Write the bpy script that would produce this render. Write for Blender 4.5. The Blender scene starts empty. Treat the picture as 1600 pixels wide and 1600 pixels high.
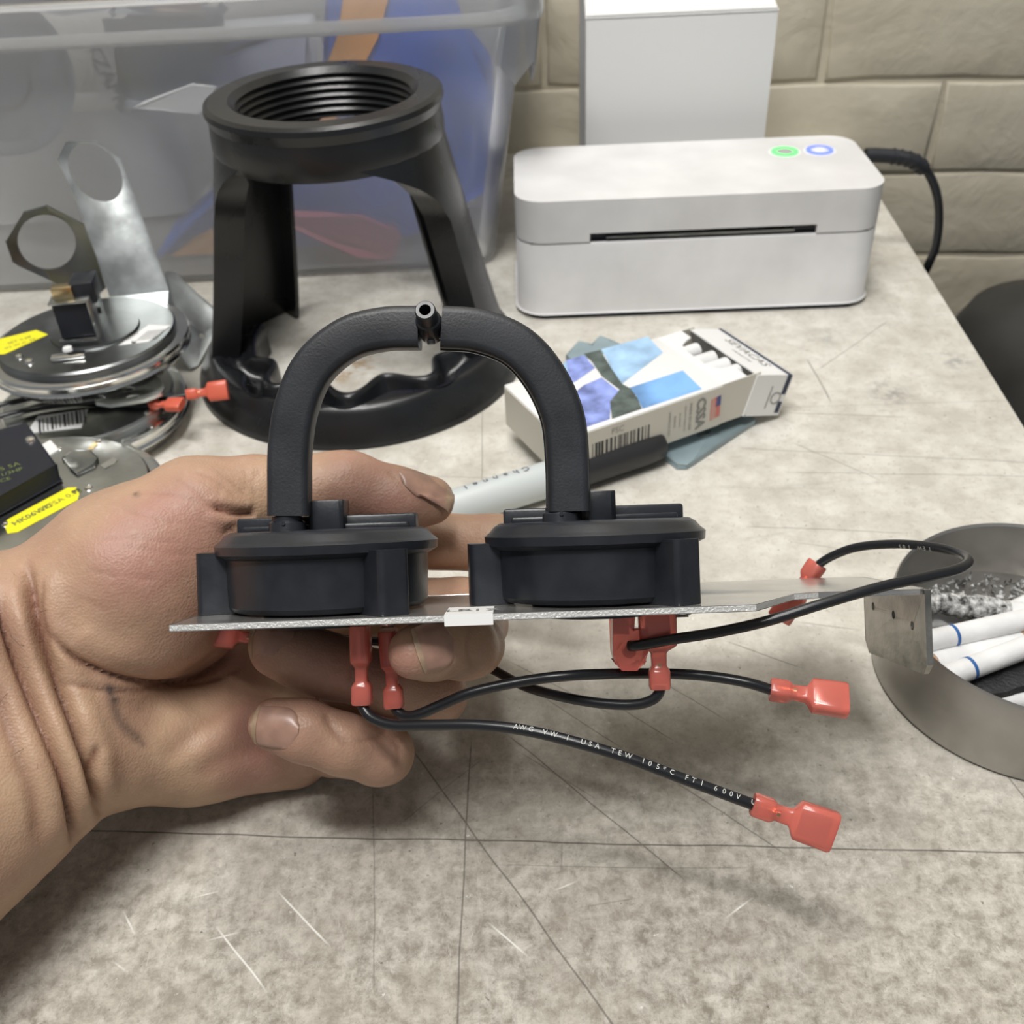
import bpy, bmesh, math, random
import numpy as np
from mathutils import Vector, Matrix
from mathutils.bvhtree import BVHTree
from mathutils.geometry import tessellate_polygon
PI = math.pi
random.seed(7); rng = np.random.RandomState(7)
S = bpy.context.scene
COL = S.collection
# ------------------------------------------------------------------ camera
CAMH, FOC = 0.28, 1600.0
TH, PH = math.radians(38), math.radians(3)
_r = Vector((1, 0, 0)); FWD = Vector((0, math.cos(TH), -math.sin(TH))); _u = Vector((0, math.sin(TH), math.cos(TH)))
RT = _r*math.cos(PH) - _u*math.sin(PH); UP = _u*math.cos(PH) + _r*math.sin(PH); CP = Vector((0, 0, CAMH))
CAMM = Matrix(((RT.x, UP.x, -FWD.x, CP.x), (RT.y, UP.y, -FWD.y, CP.y), (RT.z, UP.z, -FWD.z, CP.z), (0, 0, 0, 1)))
cd = bpy.data.cameras.new('camera'); cam = bpy.data.objects.new('camera', cd); COL.objects.link(cam)
cd.sensor_width = 36; cd.lens = 36; cd.clip_start = 0.01; cam.matrix_world = CAMM; S.camera = cam
cd.dof.use_dof = True; cd.dof.focus_distance = 0.265; cd.dof.aperture_fstop = 26
# ------------------------------------------------------------------ world and lights
S.view_settings.view_transform = 'Standard'; S.view_settings.look = 'None'
S.view_settings.gamma = 1; S.view_settings.use_curve_mapping = False; S.view_settings.exposure = 0.06
w = bpy.data.worlds.new('room_light'); S.world = w; w.use_nodes = True
w.node_tree.nodes['Background'].inputs[0].default_value = (0.90, 0.94, 0.98, 1); w.node_tree.nodes['Background'].inputs[1].default_value = 0.21
def area(name, loc, target, sx, sy, power, col=(1, 0.98, 0.95)):
    ld = bpy.data.lights.new(name, 'AREA'); ld.shape = 'RECTANGLE'; ld.size = sx; ld.size_y = sy; ld.energy = power; ld.color = col
    o = bpy.data.objects.new(name, ld); COL.objects.link(o); o.location = loc
    o.rotation_euler = (Vector(target) - Vector(loc)).to_track_quat('-Z', 'Y').to_euler()
    return o
area('fluorescent_lamp', (-0.22, -0.10, 1.50), (-0.02, 0.25, 0), 0.7, 0.12, 15.5)
area('fluorescent_lamp', (0.0, 0.62, 1.22), (0.05, 0.62, 0), 1.2, 0.16, 11)

def D(px, py, d): return CP + (FWD + (px-800)/FOC*RT - (py-800)/FOC*UP)*d
def T(px, py, z=0.0):
    q = D(px, py, 1.0) - CP
    return CP + q*((z-CAMH)/q.z)
def YP(px, py, y):
    q = D(px, py, 1.0) - CP
    return CP + q*(y/q.y)
# ------------------------------------------------------------------ materials
def mat(name, col, rough=0.5, metal=0.0, bump=0.0, bscale=300, spec=0.5, trans=0.0, alpha=1.0, coat=0.0, vary=0.0, vscale=40, emit=None, estr=0, sss=0.0):
    m = bpy.data.materials.new(name); m.use_nodes = True; nt = m.node_tree; b = nt.nodes['Principled BSDF']
    c = tuple(col)+(1,)
    b.inputs['Base Color'].default_value = c; b.inputs['Roughness'].default_value = rough; b.inputs['Metallic'].default_value = metal
    b.inputs['Specular IOR Level'].default_value = spec; b.inputs['Transmission Weight'].default_value = trans; b.inputs['Coat Weight'].default_value = coat
    b.inputs['Alpha'].default_value = alpha
    if sss: b.inputs['Subsurface Weight'].default_value = sss; b.inputs['Subsurface Scale'].default_value = 0.004; b.inputs['Subsurface Radius'].default_value = (1, .35, .2)
    if emit: b.inputs['Emission Color'].default_value = tuple(emit)+(1,); b.inputs['Emission Strength'].default_value = estr
    tc = nt.nodes.new('ShaderNodeTexCoord')
    if bump:
        n = nt.nodes.new('ShaderNodeTexNoise'); n.inputs['Scale'].default_value = bscale; n.inputs['Detail'].default_value = 4
        nt.links.new(tc.outputs['Object'], n.inputs['Vector'])
        bm_ = nt.nodes.new('ShaderNodeBump'); bm_.inputs['Strength'].default_value = bump; bm_.inputs['Distance'].default_value = 0.0006
        nt.links.new(n.outputs['Fac'], bm_.inputs['Height']); nt.links.new(bm_.outputs[0], b.inputs['Normal'])
    if vary:
        n = nt.nodes.new('ShaderNodeTexNoise'); n.inputs['Scale'].default_value = vscale; n.inputs['Detail'].default_value = 5
        nt.links.new(tc.outputs['Object'], n.inputs['Vector'])
        rp = nt.nodes.new('ShaderNodeValToRGB'); rp.color_ramp.elements[0].position = .35; rp.color_ramp.elements[1].position = .68
        rp.color_ramp.elements[0].color = tuple(x*(1-vary) for x in col)+(1,); rp.color_ramp.elements[1].color = tuple(min(1, x*(1+vary*.4)) for x in col)+(1,)
        nt.links.new(n.outputs['Fac'], rp.inputs[0]); nt.links.new(rp.outputs[0], b.inputs['Base Color'])
        mr = nt.nodes.new('ShaderNodeMapRange'); mr.inputs[3].default_value = max(0.02, rough-.08); mr.inputs[4].default_value = min(1, rough+.1)
        nt.links.new(n.outputs['Fac'], mr.inputs[0]); nt.links.new(mr.outputs[0], b.inputs['Roughness'])
    return m
M = {}
M['switch'] = mat('black_moulded_plastic', (.0175, .020, .026), .33, bump=.06, bscale=900, vary=.25, vscale=120)
M['rubber'] = mat('black_rubber', (.02, .022, .027), .46, bump=.12, bscale=1500, vary=.3, vscale=90)
M['stand'] = mat('glossy_black_plastic', (.013, .014, .016), .27, bump=.08, bscale=500, vary=.3, vscale=25)
M['wire'] = mat('black_wire_insulation', (.012, .013, .016), .3)
M['print'] = mat('white_wire_print', (.55, .55, .52), .6)
M['alu'] = mat('brushed_aluminium', (.66, .65, .63), .22, .85, bump=.08, bscale=900, vary=.25, vscale=60)
M['aluedge'] = mat('sawn_aluminium_edge', (.62, .62, .6), .45, .35, bump=.6, bscale=1500)
M['flange'] = mat('stained_aluminium', (.42, .41, .38), .38, 1.0, bump=.3, bscale=500, vary=.45, vscale=70)
M['steel'] = mat('bright_steel', (.8, .8, .78), .15, 1.0)
M['zinc'] = mat('zinc_plated_steel', (.6, .62, .61), .22, 1.0, bump=.1, bscale=200, vary=.25, vscale=45)
M['zincdk'] = mat('dull_zinc_steel', (.27, .28, .28), .3, 1.0, bump=.1, bscale=200, vary=.3, vscale=45)
M['galv'] = mat('galvanised_steel', (.72, .76, .76), .36, .9, bump=.2, bscale=120, vary=.35, vscale=60)
M['brass'] = mat('brass', (.75, .6, .35), .25, 1.0)
M['copper'] = mat('tinned_copper', (.75, .42, .25), .3, 1.0)
M['red'] = mat('translucent_red_nylon', (.88, .23, .18), .22, trans=.5, spec=.5)
M['reds'] = mat('red_nylon', (.75, .15, .09), .35, trans=.15)
M['white'] = mat('white_plastic', (.76, .755, .755), .45, bump=.05, bscale=400, vary=.10, vscale=26)
M['paper'] = mat('white_paper', (.8, .8, .79), .7, bump=.1, bscale=300)
M['card'] = mat('white_coated_card', (.83, .83, .82), .42)
M['cardside'] = mat('cream_card', (.62, .6, .53), .55)
M['dark'] = mat('dark_void_plastic', (.01, .012, .02), .5)
M['ink'] = mat('black_ink', (.03, .03, .035), .6)
M['grey_ink'] = mat('grey_ink', (.25, .25, .24), .6)
M['navy'] = mat('navy_ink', (.02, .03, .07), .5)
M['sky'] = mat('sky_blue_print', (.2, .42, .8), .4, vary=.5, vscale=30)
M['skylt'] = mat('pale_blue_print', (.4, .62, .9), .4, vary=.4, vscale=60)
M['lake'] = mat('violet_blue_print', (.3, .38, .85), .4, vary=.55, vscale=90)
M['hill'] = mat('dark_green_print', (.1, .13, .12), .45, vary=.5, vscale=200)
M['flagred'] = mat('flag_red_print', (.62, .2, .17), .6)
M['flagblue'] = mat('flag_blue_print', (.07, .09, .25), .6)
M['yellow'] = mat('yellow_label', (.85, .78, .02), .5)
M['olive'] = mat('olive_print', (.16, .2, .06), .6)
M['pvc'] = mat('blue_grey_plastic', (.27, .35, .38), .3, vary=.15, vscale=50)
M['pen'] = mat('pale_grey_plastic', (.56, .6, .6), .35)
M['cap'] = mat('black_pen_cap', (.025, .025, .027), .38)
M['ash'] = mat('cigarette_ash', (.52, .52, .51), .9, bump=1.0, bscale=900, vary=.93, vscale=420)
M['char'] = mat('burnt_black', (.02, .02, .022), .6, bump=1.0, bscale=900)
M['cig'] = mat('cigarette_paper', (.8, .8, .8), .6, bump=.3, bscale=500, vary=.1, vscale=80)
M['band'] = mat('blue_band', (.03, .12, .35), .5)
M['tan'] = mat('nicotine_stained_filter', (.45, .28, .17), .8, vary=.3, vscale=300)
M['pewter'] = mat('worn_grey_metal', (.50, .485, .46), .36, .9, bump=.1, bscale=500, vary=.25, vscale=30)
M['bin'] = mat('matt_black_plastic', (.035, .035, .033), .5, bump=.2, bscale=300, vary=.3, vscale=20)
M['nail'] = mat('fingernail', (.42, .25, .19), .3, vary=.25, vscale=140, sss=.1)
M['nailtip'] = mat('fingernail_free_edge', (.44, .31, .21), .4, vary=.3, vscale=200)
M['hair'] = mat('brown_hair', (.05, .03, .02), .6)
M['wood'] = mat('brown_wood', (.2, .12, .07), .6, vary=.3, vscale=80)
M['green'] = mat('green_lamp_ring', (.1, .8, .15), .4, emit=(.12, 1, .18), estr=1.1)
M['blue'] = mat('blue_lamp_ring', (.1, .15, .9), .4, emit=(.12, .17, 1), estr=1.3)
M['btn'] = mat('grey_button', (.42, .42, .42), .5)
M['tarp'] = mat('blue_fabric', (.0, .11, .65), .6, vary=.5, vscale=20)
M['orange'] = mat('orange_fabric', (1, .4, .05), .6, vary=.2, vscale=20)
M['pink'] = mat('pink_plastic', (.6, .12, .2), .5)
M['ltgrey'] = mat('light_grey_plastic', (.5, .51, .53), .5, vary=.25, vscale=12)
M['slate'] = mat('slate_plastic', (.045, .06, .09), .45, vary=.4, vscale=30)
M['greyp'] = mat('grey_plastic', (.25, .25, .26), .5, vary=.2, vscale=20)
M['floor'] = mat('concrete_floor', (.25, .24, .22), .8, bump=.3, bscale=60, vary=.3, vscale=6)
M['tubegl'] = mat('white_enamel', (.8, .8, .8), .4)
# translucent tote plastic
def tote_mat():
    m = bpy.data.materials.new('cloudy_clear_plastic'); m.use_nodes = True; nt = m.node_tree; N = nt.nodes; L = nt.links
    N.remove(N['Principled BSDF']); out = N['Material Output']
    tr = N.new('ShaderNodeBsdfTransparent'); tr.inputs[0].default_value = (.93, .94, .95, 1)
    df = N.new('ShaderNodeBsdfDiffuse'); df.inputs[0].default_value = (.95, .96, .98, 1)
    tl = N.new('ShaderNodeBsdfTranslucent'); tl.inputs[0].default_value = (.85, .86, .87, 1)
    gl = N.new('ShaderNodeBsdfGlossy'); gl.inputs['Roughness'].default_value = .22; gl.inputs[0].default_value = (1, 1, 1, 1)
    a = N.new('ShaderNodeMixShader'); a.inputs[0].default_value = .35; L.new(df.outputs[0], a.inputs[1]); L.new(tl.outputs[0], a.inputs[2])
    b = N.new('ShaderNodeMixShader'); L.new(tr.outputs[0], b.inputs[1]); L.new(a.outputs[0], b.inputs[2])
    n = N.new('ShaderNodeTexNoise'); n.inputs['Scale'].default_value = 9; tc = N.new('ShaderNodeTexCoord'); L.new(tc.outputs['Object'], n.inputs[0])
    mr = N.new('ShaderNodeMapRange'); mr.inputs[3].default_value = .24; mr.inputs[4].default_value = .36; L.new(n.outputs[0], mr.inputs[0]); L.new(mr.outputs[0], b.inputs[0])
    c = N.new('ShaderNodeMixShader'); fr = N.new('ShaderNodeFresnel'); fr.inputs[0].default_value = 1.45; L.new(fr.outputs[0], c.inputs[0]); L.new(b.outputs[0], c.inputs[1]); L.new(gl.outputs[0], c.inputs[2])
    L.new(c.outputs[0], out.inputs[0]); return m
M['tote'] = tote_mat()
# ------------------------------------------------------------------ mesh helpers
WM = {}
class MB:
    def __init__(s): s.v = []; s.f = []
    def add(s, vs, fs):
        o = len(s.v); s.v += [Vector(v) for v in vs]; s.f += [tuple(i+o for i in f) for f in fs]; return s
    def box(s, x0, x1, y0, y1, z0, z1, bev=0.0, seg=2):
        bm = bmesh.new(); bmesh.ops.create_cube(bm, size=1)
        for v in bm.verts: v.co = Vector(((x0+x1)/2+v.co.x*(x1-x0), (y0+y1)/2+v.co.y*(y1-y0), (z0+z1)/2+v.co.z*(z1-z0)))
        if bev: bmesh.ops.bevel(bm, geom=bm.edges[:], offset=bev, segments=seg, affect='EDGES', profile=.5)
        return s.bm(bm)
    def bm(s, bm):
        bm.verts.ensure_lookup_table(); bm.verts.index_update()
        s.add([v.co.copy() for v in bm.verts], [[v.index for v in f.verts] for f in bm.faces]); bm.free(); return s
    def lathe(s, prof, n=64, c=(0, 0, 0), a0=0, a1=2*PI, closed=True):
        full = abs(a1-a0-2*PI) < 1e-6; m = n if full else n+1; k = len(prof); vs = []
        for i in range(m):
            a = a0+(a1-a0)*i/n
            for r, z in prof: vs.append((c[0]+r*math.cos(a), c[1]+r*math.sin(a), c[2]+z))
        fs = []
        for i in range(n):
            j = (i+1) % m
            for q in range(k if closed else k-1):
                q2 = (q+1) % k; fs.append((i*k+q, j*k+q, j*k+q2, i*k+q2))
        if not full and closed: fs.append(tuple(range(k))[::-1]); fs.append(tuple(n*k+q for q in range(k)))
        return s.add(vs, fs)
    def sweep(s, path, sect, ups=None, cap=True, scale=None):
        """path: list of points; sect: list of (a,b) in the frame (side, up)"""
        P_ = [Vector(p) for p in path]; n = len(P_); k = len(sect); vs = []
        t = [(P_[min(i+1, n-1)]-P_[max(i-1, 0)]).normalized() for i in range(n)]
        u = Vector(ups) if ups is not None else (Vector((0, 0, 1)) if abs(t[0].z) < .9 else Vector((1, 0, 0)))
        for i in range(n):
            u = (u-t[i]*u.dot(t[i])).normalized()
            if ups is not None:
                u0 = Vector(ups); q = u0-t[i]*u0.dot(t[i]); u = q.normalized() if q.length > .2 else u
            sd = t[i].cross(u); sc = scale[i] if scale else 1
            for a, b in sect: vs.append(P_[i]+sd*(a*sc)+u*(b*sc))
        fs = []
        for i in range(n-1):
            for q in range(k):
                q2 = (q+1) % k; fs.append((i*k+q, i*k+q2, (i+1)*k+q2, (i+1)*k+q))
        if cap: fs.append(tuple(range(k))[::-1]); fs.append(tuple((n-1)*k+q for q in range(k)))
        return s.add(vs, fs)
    def tube(s, path, r, n=12, cap=True, scale=None):
        return s.sweep(path, [(r*math.cos(2*PI*i/n), r*math.sin(2*PI*i/n)) for i in range(n)], None, cap, scale)
    def cyl(s, a, b, r, n=24, r2=None):
        return s.tube([a, b], r, n, True, [1, (r2 or r)/r])
    def prism(s, pts, h0, h1, holes=(), fn=lambda x, y, z: (x, y, z)):
        loops = [[Vector((x, y, 0)) for x, y in pts]]+[[Vector((x, y, 0)) for x, y in h] for h in holes]
        tris = tessellate_polygon(loops); fl = [p for l in loops for p in l]; n = len(fl)
        vs = [fn(p.x, p.y, h0) for p in fl]+[fn(p.x, p.y, h1) for p in fl]; fs = []
        for t in tris: fs.append(tuple(t)); fs.append(tuple(i+n for i in t[::-1]))
        o = 0
        for l in loops:
            k = len(l)
            for i in range(k): j = (i+1) % k; fs.append((o+i, o+j, o+j+n, o+i+n))
            o += k
        return s.add(vs, fs)
    def obj(s, name, m, parent=None, frame=None, smooth=35, recalc=True, bevel=0):
        me = bpy.data.meshes.new(name); F = frame or Matrix()
        inv = WM[parent.as_pointer()].inverted() if parent else Matrix()
        X = inv @ F
        me.from_pydata([X @ v for v in s.v], [], s.f)
        if recalc or bevel:
            bm = bmesh.new(); bm.from_mesh(me)
            if bevel:
                es = [e for e in bm.edges if len(e.link_faces) == 2 and e.calc_face_angle(0) > .6]
                bmesh.ops.bevel(bm, geom=es, offset=bevel, segments=2, affect='EDGES', profile=.5, clamp_overlap=True)
            bmesh.ops.recalc_face_normals(bm, faces=bm.faces[:]); bm.to_mesh(me); bm.free()
        me.materials.append(M[m] if isinstance(m, str) else m)
        o = bpy.data.objects.new(name, me); COL.objects.link(o)
        if smooth:
            me.shade_smooth(); me.set_sharp_from_angle(angle=math.radians(smooth))
        if parent: o.parent = parent; WM[o.as_pointer()] = WM[parent.as_pointer()]
        else: WM[o.as_pointer()] = Matrix()
        return o
def thing(name, label, cat, Mx=None, group=None):
    o = bpy.data.objects.new(name, None); COL.objects.link(o); o.empty_display_size = .02
    Mx = Mx or Matrix()
    o.matrix_world = Mx; WM[o.as_pointer()] = Mx.copy(); return tag(o, label, cat, group)
def tag(o, label, cat, group=None):
    o['label'] = label; o['category'] = cat
    if group: o['group'] = group
    return o
def Tr(*p): return Matrix.Translation(Vector(p[0]) if len(p) == 1 else Vector(p))
def Rz(a): return Matrix.Rotation(math.radians(a), 4, 'Z')
def basis(o, x, y, z=None):
    x = Vector(x).normalized(); y = Vector(y); y = (y-x*y.dot(x)).normalized(); z = x.cross(y)
    return Matrix(((x.x, y.x, z.x, o[0]), (x.y, y.y, z.y, o[1]), (x.z, y.z, z.z, o[2]), (0, 0, 0, 1)))
def spline(pts, n=10):
    P_ = [np.array(p, float) for p in pts]; out = []
    P_ = [2*P_[0]-P_[1]]+P_+[2*P_[-1]-P_[-2]]
    for i in range(1, len(P_)-2):
        a, b, c, d = P_[i-1:i+3]
        for k in range(n):
            t = k/n; out.append(.5*((2*b)+(-a+c)*t+(2*a-5*b+4*c-d)*t*t+(-a+3*b-3*c+d)*t**3))
    out.append(P_[-2]); return out
def rrect(w_, h_, r, n=4):
    o = []
    for cx, cy, a in ((w_/2-r, h_/2-r, 0), (-w_/2+r, h_/2-r, 90), (-w_/2+r, -h_/2+r, 180), (w_/2-r, -h_/2+r, 270)):
        for i in range(n+1):
            t = math.radians(a+90*i/n); o.append((cx+r*math.cos(t), cy+r*math.sin(t)))
    return o
def circ(x, y, r, n=20): return [(x+r*math.cos(2*PI*i/n), y+r*math.sin(2*PI*i/n)) for i in range(n)]
_fc = {}
def text(s, size, o, right, up, parent, m='ink', name='printed_lettering', center=True, bold=0.0, frame=None):
    """flat print; o/right/up in frame (default world)"""
    cu = bpy.data.curves.new('t', 'FONT'); cu.body = s; cu.size = size; cu.resolution_u = 2; cu.offset = bold
    cu.align_x = 'CENTER' if center else 'LEFT'; cu.align_y = 'CENTER'
    ob = bpy.data.objects.new('t', cu); COL.objects.link(ob)
    dg = bpy.context.evaluated_depsgraph_get(); me = bpy.data.meshes.new_from_object(ob.evaluated_get(dg))
    bpy.data.objects.remove(ob); mb = MB(); mb.add([v.co.copy() for v in me.vertices], [tuple(p.vertices) for p in me.polygons])
    bpy.data.meshes.remove(me)
    F = (frame or Matrix()) @ basis(o, right, up)
    return mb.obj(name, m, parent, F, smooth=0, recalc=False)
# ------------------------------------------------------------------ workbench
def bench_material():
    m = bpy.data.materials.new('worn_offwhite_laminate'); m.use_nodes = True; nt = m.node_tree; N = nt.nodes; L = nt.links; b = N['Principled BSDF']
    tc = N.new('ShaderNodeTexCoord'); co = tc.outputs['Object']
    def noise(sc, det=5, ro=.6, sx=1, sy=1, off=0, dist=0):
        mp = N.new('ShaderNodeMapping'); mp.inputs['Scale'].default_value = (sx, sy, 1); mp.inputs['Location'].default_value = (off, off, off); L.new(co, mp.inputs[0])
        n = N.new('ShaderNodeTexNoise'); n.inputs['Scale'].default_value = sc; n.inputs['Detail'].default_value = det; n.inputs['Roughness'].default_value = ro; n.inputs['Distortion'].default_value = dist; L.new(mp.outputs[0], n.inputs['Vector']); return n.outputs['Fac']
    def ramp(i, p0, p1, a=0, c=1):
        r = N.new('ShaderNodeMapRange'); r.inputs[1].default_value = p0; r.inputs[2].default_value = p1; r.inputs[3].default_value = a; r.inputs[4].default_value = c; L.new(i, r.inputs[0]); return r.outputs[0]
    def mix(f, a, c):
        x = N.new('ShaderNodeMix'); x.data_type = 'RGBA'
        if isinstance(f, float): x.inputs[0].default_value = f
        else: L.new(f, x.inputs[0])
        for k, v in ((6, a), (7, c)):
            if isinstance(v, tuple): x.inputs[k].default_value = v+(1,)
            else: L.new(v, x.inputs[k])
        return x.outputs[2]
    def mth(op, a, c=None, cl=False):
        x = N.new('ShaderNodeMath'); x.operation = op; x.use_clamp = cl
        for k, v in ((0, a), (1, c)):
            if v is None: continue
            if isinstance(v, (int, float)): x.inputs[k].default_value = v
            else: L.new(v, x.inputs[k])
        return x.outputs[0]
    c = mix(ramp(noise(45, 6, .65), .38, .64), (.53, .505, .445), (.70, .68, .62))
    c = mix(ramp(noise(150, 6, .7, off=3), .50, .80, 0, .6), c, (.36, .31, .27))
    c = mix(ramp(noise(8, 4, off=9), .54, .74, 0, .45), c, (.40, .36, .30))
    c = mix(ramp(noise(60, 5, .6, .3, 1.6, 11, 1.5), .62, .8, 0, .35), c, (.28, .27, .26))
    # near the user the surface is scuffed, fibrous, dirtier, and painted darker as light falloff
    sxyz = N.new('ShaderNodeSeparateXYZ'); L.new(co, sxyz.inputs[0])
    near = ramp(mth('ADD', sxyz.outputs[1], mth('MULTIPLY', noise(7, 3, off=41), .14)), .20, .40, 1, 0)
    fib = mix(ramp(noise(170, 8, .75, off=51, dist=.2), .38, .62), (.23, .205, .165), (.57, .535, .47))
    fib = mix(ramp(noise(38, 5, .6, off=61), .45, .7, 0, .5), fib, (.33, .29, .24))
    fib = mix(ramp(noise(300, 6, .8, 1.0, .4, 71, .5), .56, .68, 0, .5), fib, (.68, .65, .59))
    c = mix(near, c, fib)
    c = mix(ramp(noise(520, 3, .7, off=5), .60, .74, 0, .6), c, (.17, .15, .12))
    c = mix(ramp(noise(330, 4, .6, off=21), .68, .74, 0, .75), c, (.07, .06, .05))
    c = mix(ramp(noise(240, 4, .6, off=31), .69, .75, 0, .7), c, (.85, .84, .8))
    wob = N.new('ShaderNodeTexNoise'); wob.inputs['Scale'].default_value = 25; L.new(co, wob.inputs[0])
    ws = N.new('ShaderNodeVectorMath'); ws.operation = 'MULTIPLY_ADD'; L.new(wob.outputs['Color'], ws.inputs[0]); ws.inputs[1].default_value = (.0022,)*3; L.new(co, ws.inputs[2]); wc = ws.outputs[0]
    def seg(x1, y1, x2, y2, wd):
        A = T(x1, y1); B = T(x2, y2); d = (B-A); ln = d.length; d.normalize(); n = Vector((-d.y, d.x, 0)); off = Vector((.0011, .0011, 0)); A = A+off
        sb = N.new('ShaderNodeVectorMath'); sb.operation = 'SUBTRACT'; L.new(wc, sb.inputs[0]); sb.inputs[1].default_value = A
        dn = N.new('ShaderNodeVectorMath'); dn.operation = 'DOT_PRODUCT'; L.new(sb.outputs[0], dn.inputs[0]); dn.inputs[1].default_value = n
        dt = N.new('ShaderNodeVectorMath'); dt.operation = 'DOT_PRODUCT'; L.new(sb.outputs[0], dt.inputs[0]); dt.inputs[1].default_value = d
        s = ramp(mth('ABSOLUTE', dn.outputs['Value']), wd*.35, wd, 1, 0)
        t = mth('ABSOLUTE', mth('SUBTRACT', dt.outputs['Value'], ln/2))
        return mth('MULTIPLY', s, ramp(t, ln/2-.006, ln/2, 1, 0))
    acc = None
    for x1, y1, x2, y2, wd, st in ((100, 1299, 1700, 1334, .0004, .75), (735, 1150, 712, 1640, .00035, .6), (583, 1225, 585, 1560, .0003, .35), (640, 1165, 985, 1640, .0004, .6),
        (787, 1144, 1076, 1378, .00035, .6), (800, 1170, 935, 1250, .0003, .35), (844, 1087, 980, 1175, .0003, .5), (958, 1100, 1059, 1162, .0003, .5), (1000, 1045, 1140, 1130, .0003, .5),
        (1040, 1212, 1240, 1342, .0004, .5), (770, 1352, 1170, 1356, .0003, .3), (879, 1310, 877, 1365, .0003, .4), (1150, 700, 1640, 724, .0004, .4), (1230, 738, 1640, 745, .0004, .4),
        (1230, 645, 1420, 652, .0005, .4), (1235, 690, 1380, 752, .0004, .45), (754, 640, 752, 790, .0004, .4), (560, 742, 840, 748, .0004, .35), (1562, 1195, 1640, 1300, .0004, .5),
        (1160, 822, 1420, 832, .0004, .4), (1230, 846, 1330, 860, .0004, .3), (790, 1030, 960, 1120, .0003, .45), (1260, 560, 1300, 630, .0007, .5), (1275, 580, 1390, 500, .0005, .4),
        (1130, 1000, 1260, 1045, .0004, .5), (1100, 640, 1600, 625, .0005, .25), (1240, 970, 1350, 985, .0004, .35), (900, 1420, 1010, 1400, .0003, .3), (610, 1300, 760, 1180, .0003, .3)):
        g = mth('MULTIPLY', seg(x1, y1, x2, y2, wd), st); acc = g if acc is None else mth('MAXIMUM', acc, g)
    c = mix(acc, c, (.08, .07, .06))
    acc2 = None
    for q in ((335, 1445, 420, 1552), (300, 1402, 345, 1392), (190, 1420, 212, 1460), (860, 1395, 905, 1375), (175, 1500, 200, 1520), (320, 1470, 380, 1455), (1130, 1435, 1180, 1400), (430, 1390, 520, 1480), (760, 1440, 830, 1500)):
        g = mth('MULTIPLY', seg(*q, .0004), .8); acc2 = g if acc2 is None else mth('MAXIMUM', acc2, g)
    c = mix(acc2, c, (.86, .85, .8))
    # rusty and grey stains with a place of their own
    for px, py, r_, col, st in ((545, 575, .022, (.36, .22, .09), .8), (1390, 615, .014, (.18, .17, .18), .6), (1495, 565, .011, (.2, .2, .2), .5), (1290, 525, .012, (.25, .25, .27), .4), (1180, 1160, .012, (.3, .25, .18), .45), (1050, 1225, .008, (.3, .26, .2), .6)):
        P_ = T(px, py); sb = N.new('ShaderNodeVectorMath'); sb.operation = 'DISTANCE'; L.new(co, sb.inputs[0]); sb.inputs[1].default_value = P_
        f = mth('MULTIPLY', ramp(sb.outputs['Value'], r_*.3, r_, 1, 0), ramp(noise(170, 4, .6, off=px*.01), .45, .6, 0, st))
        c = mix(f, c, col)
    L.new(c, b.inputs['Base Color']); b.inputs['Roughness'].default_value = .62; b.inputs['Specular IOR Level'].default_value = .3
    bp = N.new('ShaderNodeBump'); bp.inputs['Strength'].default_value = .35; bp.inputs['Distance'].default_value = .0005
    L.new(mth('SUBTRACT', noise(300, 6, .75, off=2), mth('MULTIPLY', acc, 1.5)), bp.inputs['Height']); L.new(bp.outputs[0], b.inputs['Normal'])
    return m
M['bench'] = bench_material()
ANG = 6.0                       # wall turned a little towards the camera on the right
def wy(x): return .80-(x-.25)*math.tan(math.radians(ANG))
eA = T(1600, 690); eB = T(1440, 430); sl = (eB.x-eA.x)/(eB.y-eA.y)
def ex(y): return eA.x+(y-eA.y)*sl
bench = thing('workbench', 'worn off-white workbench top covered in knife lines, stains and scratches', 'workbench')
poly = [(-.85, -.22), (ex(-.22), -.22), (ex(wy(.27)-.003), wy(.27)-.003), (-.85, wy(-.85)-.003)]
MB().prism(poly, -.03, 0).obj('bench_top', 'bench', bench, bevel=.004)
MB().prism([(-.8, -.17), (ex(-.17)-.05, -.17), (ex(.7)-.05, .7), (-.8, .78)], -.09, -.03).obj('apron', 'wood', bench)
for x, y in ((-.78, -.15), (.14, -.15), (.19, .68), (-.78, .75)): MB().box(x-.03, x+.03, y-.03, y+.03, -.76, -.09, .003).obj('leg', 'wood', bench)
fl = MB().box(-2.2, 2.2, -1.6, 1.6, -.78, -.76).obj('floor', 'floor'); fl['kind'] = 'structure'
ce = MB().box(-2.2, 2.2, -1.6, 1.6, 2.0, 2.02).obj('ceiling', 'paper'); ce['kind'] = 'structure'
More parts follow.
